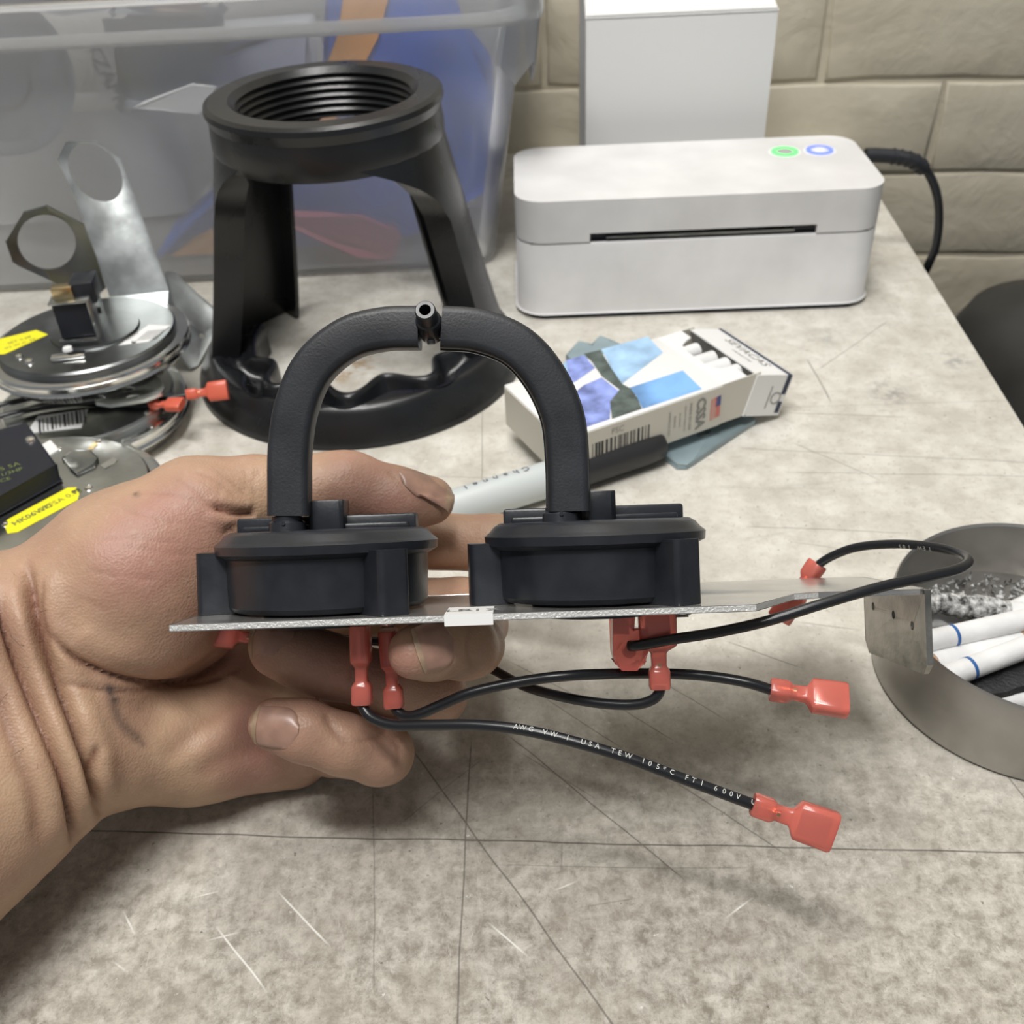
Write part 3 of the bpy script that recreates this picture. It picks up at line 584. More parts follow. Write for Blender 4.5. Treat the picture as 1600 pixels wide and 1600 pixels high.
def cig(label, a, b, za, zb, parts, r=.0039):
    """parts: list of (start mm, end mm, material, name, radius factor)"""
    A = T(*a, za); B = T(*b, zb); d = (B-A).normalized()
    while (Vector((A.x, A.y, 0))-TC).length > .0452: A = A+d*.0005
    t_ = thing('cigarette_butt', label, 'cigarette butt', basis(A, d, (0, 0, 1)), 'cigarette butts in the ashtray')
    F = WM[t_.as_pointer()]
    for s0, s1, m_, nm, rf in parts:
        n_ = max(2, int((s1-s0)/2)); pth = [(x/1000, 0, 0) for x in np.linspace(s0, s1, n_+1)]
        sc_ = [1.0]*(n_+1)
        if m_ == 'ash': sc_ = [rf*(.75+.4*rng.rand()) for _ in range(n_+1)]; sc_[0] = .4; sc_[-1] = .8
        MB().tube(pth, r*(rf if m_ != 'ash' else 1), 18, True, sc_).obj(nm, m_, t_, F)
    return t_
P1 = lambda L_: [(0, 11, 'cig', 'filter', 1), (11, 12.2, 'band', 'blue_band', 1.03), (12, L_, 'cig', 'paper_tube', .99)]
cig('burnt cigarette butt at the back with a long tube of speckled ash', (1448, 940), (1592, 957), .026, .021, [(0, 30, 'ash', 'ash_column', 1.15), (29, 36, 'cig', 'paper_tube', 1), (36, 37, 'band', 'blue_band', 1.03), (37, 42, 'tan', 'filter', 1)])
cig('short white butt just in front of the ash tube', (1448, 968), (1520, 975), .017, .012, [(0, 30, 'cig', 'paper_tube', 1)])
cig('white butt with blue band and a burnt hole, second row from the back', (1442, 1004), (1600, 968), .0235, .022, P1(66)+[(23, 27, 'ash', 'burnt_spot', 1.05)])
cig('stained cream butt without visible band, middle of the pile', (1446, 1040), (1600, 1000), .020, .016, [(0, 4, 'tan', 'filter', .9), (3, 40, 'cig', 'paper_tube', 1), (40, 42, 'tan', 'stained_end', 1.02), (42, 50, 'cig', 'filter', 1)])
cig('long creased white butt with blue band nearest the rim', (1452, 1068), (1600, 1012), .0205, .022, P1(64))
cig('white butt with blue band lowest at the front of the tray', (1548, 1100), (1660, 1080), .0100, .0100, P1(40))
cig('thin white butt under the others at the back right of the tray', (1540, 975), (1640, 930), .013, .020, [(0, 30, 'cig', 'paper_tube', 1)])
sA, sB = T(1505, 1080, .0145), T(1680, 1034, .0165)
sk_ = thing('charred_stick', 'flat charred black stick lying among the cigarette butts', 'stick', basis(sA, (sB-sA).normalized(), (0, 0, 1)))
pth = [(x, .0004*math.sin(x*900), 0) for x in np.linspace(0, .062, 16)]
MB().sweep(pth, [(-.0052, -.0012), (.0052, -.0014), (.0048, .0012), (-.0050, .0014)], (0, 1, 0), True, [.5]+[1+.1*rng.rand() for _ in range(14)]+[.8]).obj('stick_body', 'char', sk_, WM[sk_.as_pointer()])
# ------------------------------------------------------------------ metal pressure switches on the left
def disc(name, label, Mx, R_, h, topm='zinc', zb=0.0):
    t_ = thing(name, label, 'pressure switch', Mx)
    F = WM[t_.as_pointer()]
    MB().lathe([(.0001, zb), (R_*.86, zb), (R_*.93, h*.30), (R_*.98, h*.34), (R_, h*.42), (R_*.985, h*.50), (R_*.965, h*.52), (R_*.965, h*.60), (R_*.985, h*.62), (R_, h*.70), (R_*.99, h*.78), (R_*.93, h*.80), (.0001, h*.80)], 96).obj('rolled_rim', 'steel', t_, F, smooth=40)
    MB().lathe([(.0001, h*.78), (R_*.88, h*.78), (R_*.88, h*.94), (R_*.86, h), (.0001, h)], 96).obj('top_plate', topm, t_, F, smooth=30)
    return t_, F
def screw(x, y, z, par, F, r=.002, m='steel', nm='rivet'): return MB().lathe([(.0001, 0), (r, 0), (r*.8, r*.5), (.0001, r*.7)], 16, (x, y, z)).obj(nm, m, par, F)
def sticker(pts, z, m, par, F, nm='label_sticker'): return MB().prism(pts, z, z+.0002).obj(nm, m, par, F)
# lower disc
d2, F2 = disc('pressure_switch', 'dark metal disc pressure switch at the bottom of the left pile, barcode on top', Tr(-.2080, .4450, .0005) @ Rz(20), .047, .0195, 'zinc')
s2 = sticker([(-.005, -.030), (-.001, -.014), (-.024, -.010), (-.030, -.024)], .0196, 'paper', d2, F2)
for k in range(12): MB().box(-.024+.0019*k, -.024+.0019*k+(.0005 if k % 3 else .001), -.026, -.014, .0199, .02).obj('barcode_bar', 'ink', s2, F2)
screw(.026, -.030, .0195, d2, F2); screw(-.02, .03, .0195, d2, F2)
# upper disc
U0 = Tr(-.2050, .4590, .0310) @ Rz(8) @ Matrix.Rotation(math.radians(-2), 4, 'X')
d1, F1 = disc('pressure_switch', 'bright round metal pressure switch on top of the left pile, standing switch block', U0, .0485, .0160, 'zincdk')
z1 = .0160
MB().lathe([(.0001, z1), (.0215, z1), (.021, z1+.0012), (.0001, z1+.0014)], 48, (.004, .002, 0)).obj('centre_boss', 'zincdk', d1, F1, smooth=30)
bk = MB(); bk.box(.0070, .0085, -.0112, -.0092, z1+.001, z1+.021); bk.box(-.0105, .0085, -.0106, -.0092, z1+.0200, z1+.021); bk.box(-.0105, .0085, -.0112, -.0092, z1+.001, z1+.0022); bk.box(.0077, .0085, -.010, .012, z1+.001, z1+.021); bk.box(-.0105, .0085, -.010, .012, z1+.020, z1+.021)
bko = bk.obj('switch_bracket', 'zinc', d1, F1, bevel=.0002)
MB().box(-.0095, .0075, -.009, .011, z1+.002, z1+.0198, .0006).obj('micro_switch', 'dark', d1, F1)
MB().box(-.001, .0105, -.004, .0125, z1+.016, z1+.027, .0012).obj('black_housing', 'switch', d1, F1)
MB().box(-.0085, .001, -.006, .0004, z1+.021, z1+.0265).obj('brass_terminal', 'brass', d1, F1, bevel=.0003)
MB().lathe([(.0001, 0), (.0016, 0), (.0016, .0004), (.0001, .0004)], 16).obj('rivet', 'ink', bko, F1 @ basis((.0087, 0.002, z1+.010), (0, 1, 0), (0, 0, 1)))
screw(-.006, -.017, z1, d1, F1, .0026, 'paper', 'adjuster_plug'); screw(-.028, -.019, z1, d1, F1); screw(-.022, -.026, z1, d1, F1, .0024); screw(.025, -.018, z1+.0003, d1, F1, .0012)
MB().box(-.012, .004, -.029, -.0235, z1, z1+.002, .001).obj('slotted_tab', 'steel', d1, F1)
ys = sticker([(-.043, .004), (-.026, .010), (-.019, .003), (-.036, -.014), (-.046, -.012)], z1, 'yellow', d1, F1)
for k, s_ in enumerate(('SET 0.68', 'IN W.C. PF')): text(s_, .0032, (-.032+.0015*k, .000-.0045*k, z1+.0003), (.8, .45, 0), (-.45, .8, 0), ys, 'olive', frame=F1)
ws = sticker([(.018, -.019), (.032, -.019), (.041, -.003), (.030, .001)], z1, 'paper', d1, F1)
for k in range(9): MB().prism([(.0255+.00115*k, -.0165), (.0259+.00115*k, -.0165), (.0309+.00095*k, -.0065), (.0305+.00095*k, -.0065)], z1+.0002, z1+.0003).obj('barcode_bar', 'grey_ink', ws, F1)
text('HK06NB', .0024, (.0235, -.011, z1+.0003), (.5, .86, 0), (-.86, .5, 0), ws, 'grey_ink', frame=F1)
# mounting ear below the rim
EM = Tr(T(208, 622, .0275)) @ Rz(12)
MB().prism([(-.020, .012), (-.017, -.001), (-.010, -.0055), (.006, -.0055), (.0135, -.002), (.0150, .003), (.012, .014)], 0, .0012, holes=[[(x*.0032, y*.0018-.0004) for x, y in circ(0, 0, 1, 16)]]).obj('mounting_ear', 'galv', d1, EM, bevel=.0003)
# front disc with micro switch and yellow label
D3 = Tr(-.1985, .3500, .0075) @ Rz(28) @ Matrix.Rotation(math.radians(3), 4, 'Y')
d3, F3 = disc('pressure_switch', 'metal disc pressure switch nearest the hand, black block and yellow label', D3, .0505, .0225, 'zinc', -.005)
z3 = .0225
def l3(px, py, z=.0005): q = F3.inverted() @ T(px, py, .0305); return q.x, q.y
MB().prism([l3(-40, 700), l3(38, 676), l3(85, 740), l3(-40, 815)], z3+.0008, z3+.0085).obj('micro_switch', 'dark', d3, F3 @ Tr(.0015, -.0065, 0), bevel=.0006)
mx, my = l3(20, 745)
text('T85 5A', .0042, (mx-.002, my-.006, z3+.0087), (.96, .12, 0), (-.12, .96, 0), d3, 'olive', frame=F3)
text('250V 1/3HP', .0036, (mx-.004, my-.011, z3+.0087), (.96, .12, 0), (-.12, .96, 0), d3, 'olive', frame=F3)
text('UL  CE', .0036, (mx-.006, my-.0155, z3+.0087), (.96, .12, 0), (-.12, .96, 0), d3, 'olive', frame=F3)
sx_, sy_ = l3(46, 702); screw(sx_+.0015, sy_-.0065, z3+.0084, d3, F3, .0024)
for px, py, r_ in ((92, 697, .0012), (152, 684, .0013), (137, 758, .0017), (8, 820, .0016)): q = l3(px, py); screw(q[0], q[1], z3, d3, F3, r_)
MB().prism([l3(98, 716), l3(112, 704), l3(140, 702), l3(152, 714), l3(146, 724), l3(120, 738), l3(108, 730)], z3, z3+.0012).obj('embossed_pad', 'zinc', d3, F3, bevel=.0005)
MB().prism([l3(58, 698), l3(78, 686), l3(92, 700), l3(68, 716)], z3, z3+.0006).obj('square_window', 'paper', d3, F3)
MB().prism([l3(155, 722), l3(176, 708), l3(182, 712), l3(178, 718), l3(162, 727)], z3, z3+.0003).obj('slot', 'steel', d3, F3)
MB().prism([l3(134, 697), l3(148, 684), l3(152, 688), l3(140, 700)], z3, z3+.0003).obj('slot', 'brass', d3, F3)
yl = sticker([l3(*p) for p in ((12, 835), (6, 818), (14, 812), (105, 759), (118, 758), (123, 768), (120, 778), (28, 832))], z3, 'yellow', d3, F3)
a_ = Vector(l3(20, 822)+(0,)); b_ = Vector(l3(112, 770)+(0,)); dr = (b_-a_).normalized(); up_ = Vector((-dr.y, dr.x, 0))
text('HK06WC', .0042, a_+dr*.009+up_*.0003+Vector((0, 0, z3+.0003)), dr, up_, yl, 'olive', frame=F3, bold=.0001)
text('CPFSA 0.90', .0042, a_+dr*.0215+up_*.0003+Vector((0, 0, z3+.0003)), dr, up_, yl, 'olive', frame=F3)
text('PF', .0036, a_+dr*.0295+up_*.0008+Vector((0, 0, z3+.0003)), dr, up_, yl, 'ink', frame=F3, bold=.0001)
q = Vector(l3(195, 684)+(z3+.0002,)); text('LIS', .0055, q, (-.2, -1, 0), (1, -.2, 0), d3, 'zincdk', frame=F3, name='embossed_mark', bold=.0002)
# brackets
def plane_prism(name, pts, dfn, th_, m, par, holes=(), bev=.0003):
    """sheet metal piece: outline pixels mapped on a plane given by 3 points (o,u,v)"""
    o_, u_, v_ = dfn; n_ = (u_-o_).cross(v_-o_).normalized()
    def hit(px, py): d = D(px, py, 1)-CP; return CP+d*((o_-CP).dot(n_)/d.dot(n_))
    F = basis(o_, u_-o_, v_-o_); Fi = F.inverted()
    f2 = lambda p: tuple((Fi @ hit(*p))[:2])
    return MB().prism([f2(p) for p in pts], -th_/2, th_/2, holes=[[f2(p) for p in h] for h in holes]).obj(name, m, par, F, bevel=bev)
def ell(cx, cy, a, b, rot, n=28): r_ = math.radians(rot); return [(cx+a*math.cos(2*PI*i/n)*math.cos(r_)-b*math.sin(2*PI*i/n)*math.sin(r_), cy+a*math.cos(2*PI*i/n)*math.sin(r_)+b*math.sin(2*PI*i/n)*math.cos(r_)) for i in range(n)]
gb = thing('mounting_bracket', 'tall galvanised bracket with octagonal end and round hole behind the upper switch', 'bracket', Tr(-.20, .53, .03))
o_ = YP(175, 465, .512); u_ = YP(262, 455, .524); v_ = YP(130, 230, .545)
plane_prism('upright_plate', [(103, 222), (150, 221), (188, 248), (262, 448), (263, 458), (172, 466), (120, 315), (90, 250)], (o_, u_, v_), .0014, 'galv', gb, [ell(149, 269, 52, 36, 52)])
plane_prism('foot_lip', [(172, 466), (263, 458), (262, 478), (245, 492), (172, 478)], (o_, u_, YP(200, 480, .500)), .0014, 'galv', gb)
fo = YP(262, 425, .538); plane_prism('perforated_plate', [(258, 424), (272, 426), (312, 463), (345, 490), (346, 500), (308, 572), (298, 576), (275, 550), (262, 500)], (fo, YP(345, 500, .535), YP(300, 575, .500)), .0014, 'galv', gb, [ell(272, 487, 4, 5, 30, 12), ell(315, 525, 4, 5, 30, 12), ell(287, 497, 2, 2, 0, 10)])
rb = thing('ring_bracket', 'dull grey octagonal ring bracket leaning left of the tall bracket', 'bracket', Tr(-.22, .5, .06))
o_ = YP(60, 430, .500); u_ = YP(130, 430, .505); v_ = YP(70, 330, .506)
plane_prism('ring_plate', [(9, 377), (37, 331), (73, 321), (130, 350), (150, 400), (165, 450), (140, 470), (85, 440), (78, 437), (28, 414), (20, 408)], (o_, u_, v_), .0014, 'zincdk', rb, [ell(73, 378, 46, 42, 20)])
# loose leads with red spade connectors on the pile
def connector(name, par, A, axis, wdir, scale=1.0, m='red', lab=None, neck=1.0):
    """insulated female spade: wire enters at A, mouth along axis, width direction wdir (world)"""
    F = basis(A, axis, wdir); k = scale*.001
    boot = MB(); boot.sweep([(0, 0, 0), (.6*k, 0, 0), (4.6*k, 0, 0), (5.4*k, 0, 0), (6.2*k, 0, 0), (9.5*k*neck, 0, 0), (10.2*k*neck, 0, 0), (11*k*neck, 0, 0), (11.6*k*neck, 0, 0), (20.4*k, 0, 0), (21*k, 0, 0)],
        [(a, b) for a, b in rrect(1, 1, .25, 3)], (0, 1, 0), True)
    wv = [5.2, 5.6, 5.6, 5.0, 4.0, 4.2, 5.2, 8.2, 9.8, 10.2, 9.6]; tv = [5.0, 5.4, 5.2, 4.4, 3.2, 3.2, 3.6, 4.6, 5.0, 5.0, 4.6]; kk_ = 16
    for i in range(len(wv)):
        for q in range(kk_):
            v = boot.v[i*kk_+q]; v.y *= wv[i]*k; v.z *= tv[i]*k
    o = boot.obj(name, m, par, F, smooth=40, recalc=True)
    MB().cyl((1.5*k, 0, 0), (7*k, 0, 0), 1.7*k, 16).obj('crimp_barrel', 'copper', o, F)
    MB().box(12.2*k, 19.5*k, -3.2*k, 3.2*k, -.6*k, .6*k, .0003*scale).obj('spade_receptacle', 'steel', o, F)
    if lab: o['label'] = lab
    return o
ld = thing('switch_lead', 'pair of black leads with red spade connectors lying across the left pile', 'cable', Tr(-.2, .44, .022))
w1 = [T(-60, 640, .024), T(0, 633, .0235), T(60, 620, .0225), T(110, 618, .0222), T(150, 622, .0222), T(200, 630, .022), T(255, 624, .0225), T(295, 617, .0235)]
w2 = [T(-60, 668, .023), T(0, 651, .0230), T(60, 638, .0222), T(120, 630, .0222), T(160, 628, .0225), T(200, 634, .0200), T(240, 634, .021)]
MB().tube(spline(w1, 8), .0014, 10).obj('wire', 'wire', ld); MB().tube(spline(w2, 8), .0014, 10).obj('wire', 'wire', ld)
connector('spade_connector', ld, T(292, 617, .0235), T(368, 607, .0245)-T(292, 617, .0235), (0, .5, .7), .95, 'reds')
connector('spade_connector', ld, T(235, 632, .0225), T(305, 632, .024)-T(235, 632, .0225), (0, 1, .1), .8, 'reds')
# ------------------------------------------------------------------ the held twin pressure switch assembly
RA = math.radians(2.0); XA = RT*math.cos(RA)+UP*math.sin(RA); ZA = UP*math.cos(RA)-RT*math.sin(RA)
AO = D(690, 962, .26); AF = basis(AO, XA, FWD); AI = AF.inverted()
asm = thing('pressure_switch_assembly', 'twin black pressure switches joined by a rubber hose arch on a held aluminium plate', 'pressure switch', AF)
def la(px, py, d): return AI @ D(px, py, d)
def xc(mm): return mm/1000-(690-800)/1600*.26     # camera-space x to plate x
PT = .0016
ppts = [(-.0870, 0), (.0620, 0), (.0790, .0265), (.0865, .0290), (.1150, .0285), (.1170, .0305), (.1170, .079), (.1150, .0830), (.0300, .0830), (.0240, .0650), (-.0850, .0650), (-.0870, .0630)]
SWX = [(-.0520, .0330), (.0242, .0330)]
holes = [[(xc(1000*x)+hx*.0225, y+hy*.0185) for hx, hy in circ(0, 0, 1, 28)] for x, y in SWX]
MB().prism([(xc(1000*x), y) for x, y in ppts], -PT, 0, holes=holes).obj('mounting_plate', 'alu', asm, AF, bevel=.0002)
eg = MB()
for (x0, y0), (x1, y1) in zip(ppts[:3], ppts[1:4]): eg.add([(xc(1000*x0), y0-.00012, -PT+.0001), (xc(1000*x1), y1-.00012, -PT+.0001), (xc(1000*x1), y1-.00012, -.0001), (xc(1000*x0), y0-.00012, -.0001), (xc(1000*x0), y0+.0001, -PT+.0001), (xc(1000*x1), y1+.0001, -PT+.0001), (xc(1000*x1), y1+.0001, -.0001), (xc(1000*x0), y0+.0001, -.0001)], [(0, 1, 2, 3), (7, 6, 5, 4), (0, 3, 7, 4), (1, 5, 6, 2), (3, 2, 6, 7), (0, 4, 5, 1)])
eg.obj('sawn_edge', 'aluedge', asm, AF, smooth=0)
# bent flange with three holes at the right end
fy0, fy1 = .0285, .079; fh = .0245
MB().prism([(fy0, -.0004), (fy1, -.0004), (fy1, -fh+.004), (fy1-.003, -fh), (fy0+.003, -fh), (fy0, -fh+.003)], 0, .0016,
    holes=[circ(fy0+.010, -.0115, .0013, 12), circ(fy0+.0245, -.0098, .0013, 12), circ(fy0+.042, -.0088, .0013, 12)], fn=lambda a, b, c: (xc(116.4)+c, a, b)).obj('bent_flange', 'flange', asm, AF, bevel=.0003)
# folded white sticker
stk = MB().box(xc(-17.2), xc(-4.8), -.0003, .019, .0, .00025); stk.box(xc(-17.2)-.0, xc(-4.8)+.0, -.0004, .0, -.0027, .0003)
so_ = stk.obj('folded_sticker', 'card', asm, AF)
text('LR', .0070, (xc(-13.8), .0090, .0004), (1, 0, 0), (0, 1, 0), so_, 'grey_ink', frame=AF)
text('E12', .0075, (xc(-9.0), .0090, .0004), (1, 0, 0), (0, 1, 0), so_, 'grey_ink', frame=AF)
def switch(cx, cy, lab):
    F = AF @ Tr(xc(1000*cx), cy, .0003)
    b = MB().lathe([(.0001, .0008), (.0255, .0008), (.0268, .0004), (.0280, .0018), (.0284, .0150), (.0001, .0150)], 96).obj('switch_body', 'switch', asm, F, smooth=30); b['label'] = lab
    cp = MB().lathe([(.0001, .0148), (.0285, .0148), (.0298, .0155), (.0312, .0162), (.0314, .0185), (.0306, .0192), (.0300, .0196), (.0287, .0212), (.0270, .0222), (.0001, .0226)], 96).obj('snap_cap', 'switch', b, F, smooth=30)
    for q in range(3):
        a = math.radians(188+120*q); FL = F @ Matrix.Rotation(a, 4, 'Z')
        MB().prism(rrect(.0125, .0092, .0018, 4), -.0002, .0168, fn=lambda x, y, z: (x+.0300, y, z)).obj('mounting_lug', 'switch', b, FL, bevel=.0004)
    MB().box(-.0258, .0256, -.001, .0060, .0195, .0262, .0008).obj('top_bar', 'switch', b, F)
    MB().box(-.0235, .0235, -.0040, .0070, .0215, .0238, .0006).obj('top_step', 'switch', b, F)
    po = MB(); po.box(-.0040, .0058, -.0065, -.0050, .0222, .0305, .0003); po.box(-.0040, -.0024, -.0065, .0035, .0222, .0305, .0003); po.box(.0042, .0058, -.0065, .0035, .0222, .0305, .0003); po.box(-.0040, .0058, .002, .0035, .0222, .0305, .0003)
    po.obj('square_port', 'switch', b, F)
    nz = MB().lathe([(.0001, .0222), (.0052, .0222), (.0050, .0245), (.0042, .0252), (.0042, .0262), (.0030, .0266), (.0027, .040), (.0012, .040), (.0012, .0266), (.0001, .0266)], 28, (-.0098, -.0075, 0)).obj('hose_nipple', 'switch', b, F)
    MB().lathe([(.0001, 0), (.0006, 0), (.0006, .0003), (.0001, .0003)], 12).obj('vent_hole', 'dark', b, F @ basis((-.0098, -.0127, .0245), (1, 0, 0), (0, 0, 1)))
    MB().cyl((0, 0, .0006), (0, 0, -.0042), .0185, 40).obj('terminal_block', 'switch', b, F)
    a = math.radians(188+120)
    return b
b1 = switch(*SWX[0], 'left switch drum, its hose nipple at the back left'); b2 = switch(*SWX[1], 'right switch drum, nearer the plate flange')
for px, py in ((606, 979), (1066, 960)):
    q = la(px, py, .272); q.z = -PT
    sc = MB().lathe([(.0001, 0), (.0034, 0), (.0033, -.0006), (.0022, -.0016), (.0001, -.0020)], 24, q).obj('screw_head', 'steel', asm, AF)
    MB().box(q.x-.0016, q.x+.0016, q.y-.0003, q.y+.0003, q.z-.0022, q.z-.0017).obj('screw_slot', 'dark', sc, AF)
# hoses: rectangular moulded rubber
sec = [(a, b) for a, b in rrect(.0116, .0090, .0022, 4)]
hl = [la(x, y, d) for x, y, d in ((453, 806, .2855), (453, 770, .2855), (454, 700, .2855), (464, 636, .285), (491, 575, .2845), (543, 531, .284), (600, 515, .2835), (656, 513, .283))]
hr = [la(x, y, d) for x, y, d in ((690, 513, .283), (748, 518, .2835), (806, 541, .284), (849, 587, .2845), (878, 650, .285), (886, 720, .2855), (888, 799, .2855))]
yv = (0, 1, 0)
MB().sweep(spline(hl, 8), [(a, b) for a, b in sec], yv).obj('rubber_hose', 'rubber', asm, AF, smooth=50)['label'] = 'left curved rubber hose'
MB().sweep(spline(hr, 8), [(a, b) for a, b in sec], yv).obj('rubber_hose', 'rubber', asm, AF, smooth=50)['label'] = 'right curved rubber hose with a moulded seam'
sm = MB(); sm.sweep(spline(hr, 8), [(-.0062, -.0005), (-.0054, -.0005), (-.0054, .0005), (-.0062, .0005)], yv); sm.sweep(spline(hr, 8), [(.0054, -.0005), (.0062, -.0005), (.0062, .0005), (.0054, .0005)], yv); sm.obj('moulding_seam', 'switch', asm, AF)
tc_ = la(673, 513, .283); te_ = la(664, 484, .272)
tee = MB().tube([la(652, 513, .283), la(694, 513, .283)], .0030, 16).obj('tee_fitting', 'switch', asm, AF)
dv = (te_-tc_).normalized(); F_ = AF @ basis(tc_, dv.orthogonal(), dv.cross(dv.orthogonal())); ln_ = (te_-tc_).length
MB().lathe([(.0034, -.003), (.0040, .0015), (.0034, ln_*.5), (.0029, ln_*.55), (.0028, ln_-.0004), (.0025, ln_), (.0016, ln_), (.0015, .001), (.0001, .001), (.0001, -.003)], 28).obj('open_nipple', 'switch', tee, F_, smooth=30)
MB().cyl(la(672, 518, .282), la(674, 538, .282), .0011, 12).obj('clear_peg', 'greyp', tee, AF)
# red spade connectors hanging under the switches and the wires
R_ = .00148
def wpath(L_): return spline([AI @ D(*p) for p in L_], 10)
dz = -ZA
def down(px, py, px2, py2, d, wdir=FWD, sc=1.0, d2=None):   # wire end at (px,py), mouth up at (px2,py2)
    A_ = D(px, py, d); B_ = D(px2, py2, d2 or d); return connector('spade_connector', asm, A_, B_-A_, wdir, sc)
ps = RT*.02+FWD
down(566, 1100, 563, 975, .2790, ps, 1.03); down(616, 1105, 606, 975, .2860, ps, 1.03)
down(1031, 1076, 1026, 948, .2800, RT, 1.02)
fo_ = D(978, 1036, .281); fc = MB()
fF = basis(D(980, 1010, .281), RT*.15+FWD, -ZA)
fb = MB().prism(rrect(.0115, .0088, .0042, 6), -.0028, .0028, fn=lambda x, y, z: (y*0+x*.55, z*0+y+.000, z)).obj('flag_connector', 'red', asm, basis(D(984, 1006, .2795), RT, -ZA)) if False else None
flg = MB(); flg.prism([(-.0047, .0115), (-.0047, -.0035), (-.0040, -.0058), (-.0018, -.0074), (.0018, -.0074), (.0040, -.0058), (.0044, -.003), (.0044, .003), (.0012, .0035), (.0012, .0115)], -.0026, .0026)
flo = flg.obj('flag_connector', 'red', asm, basis(D(982, 1000, .2815), RT, ZA, None), bevel=.0008)
MB().cyl((0, -.0030, -.003), (0, -.0030, .0022), .0018, 16).obj('crimp_barrel', 'copper', flo, basis(D(982, 1000, .2815), RT, ZA))
MB().box(-.0036, .0002, .0015, .011, -.0006, .0006).obj('spade_receptacle', 'steel', flo, basis(D(982, 1000, .2815), RT, ZA))
def wire(L_, lab):
    o = MB().tube(wpath(L_), R_, 14).obj('wire', 'wire', asm, AF, smooth=60); o['label'] = lab; return o
W1 = [(566, 1094, .279), (568, 1106, .2785), (582, 1122, .277), (615, 1133, .2745), (670, 1133, .2715), (745, 1133, .2680), (820, 1141, .265), (900, 1160, .2625), (980, 1184, .261), (1055, 1212, .26), (1120, 1236, .259), (1185, 1260, .2585)]
wire(W1, 'lead printed with small white lettering, ending lowest at right')
W2 = [(616, 1098, .286), (620, 1110, .2855), (634, 1119, .284), (655, 1116, .2825), (690, 1101, .2815), (740, 1081, .280), (820, 1064, .279), (900, 1055, .278), (1010, 1052, .2865), (1090, 1055, .2830), (1160, 1065, .279), (1212, 1080, .278)]
wire(W2, 'lead running level behind the right-hand connector')
W3 = [(1031, 1070, .280), (1030, 1082, .280), (1018, 1094, .2805), (990, 1101, .282), (940, 1099, .285), (880, 1089, .290), (820, 1072, .300), (770, 1046, .312), (730, 1030, .322), (660, 1010, .330), (560, 1000, .332), (470, 998, .331), (400, 999, .326)]
wire(W3, 'lead passing behind the curled fingers')
W4 = [(984, 1009, .2790), (1000, 1008, .277), (1050, 999, .2755), (1120, 988, .274), (1200, 970, .273), (1290, 942, .273), (1380, 916, .275), (1450, 901, .279), (1500, 888, .286), (1513, 876, .295), (1500, 866, .305), (1460, 855, .316), (1400, 850, .328), (1340, 855, .338), (1298, 870, .345), (1272, 888, .349), (1262, 898, .350)]
wire(W4, 'lead looping out past the flange and back')
connector('spade_connector', asm, D(1176, 1256, .2585), D(1300, 1300, .256)-D(1176, 1256, .2585), UP*.98+RT*-.3, 1.0, 'red', 'lowest red spade connector, hanging free at right')
connector('spade_connector', asm, D(1203, 1077, .278), D(1318, 1094, .2755)-D(1203, 1077, .278), UP*.72+FWD*.65, .98, 'red', 'upper free red spade connector at right')
c4a, c4b = D(1278, 880, .350), D(1205, 985, .353)
connector('spade_connector', asm, c4a, c4b-c4a, RT*.75+UP*.5+FWD*.3, 1.12, 'red', 'red spade connector behind the plate')
c5a, c5b = D(415, 1000, .326), D(345, 990, .322)
connector('spade_connector', asm, c5a, c5b-c5a, UP, .85, 'red', 'red connector tip by the palm')
# printing along the lowest lead
def lettering(L_, s_, i0, i1, up_ang, m='print'):
    P_ = [D(*p) for p in L_]; sp = [Vector(v) for v in spline(P_, 30)]; ac = [0]
    for i in range(1, len(sp)): ac.append(ac[-1]+(sp[i]-sp[i-1]).length)
    mb = None; pos = i0; par = asm
    for ch in s_:
        if ch != ' ':
            i = min(range(len(ac)), key=lambda q: abs(ac[q]-pos)); t_ = (sp[min(i+2, len(sp)-1)]-sp[max(i-2, 0)]).normalized()
            v_ = (CP-sp[i]); v_ = (v_-t_*v_.dot(t_)).normalized(); s2_ = v_.cross(t_).normalized()
            n_ = (v_*math.cos(up_ang)+s2_*math.sin(up_ang)).normalized(); text(ch, .0019, sp[i]+n_*(R_+.00006), t_, n_.cross(t_), asm, m)
        pos += i1
lettering(W1, 'AWG VW-1 USA TEW 105*C FT1 600V UR', .047, .00195, .35)
lettering(W4, 'TEW 105', .133, .0019, .5)
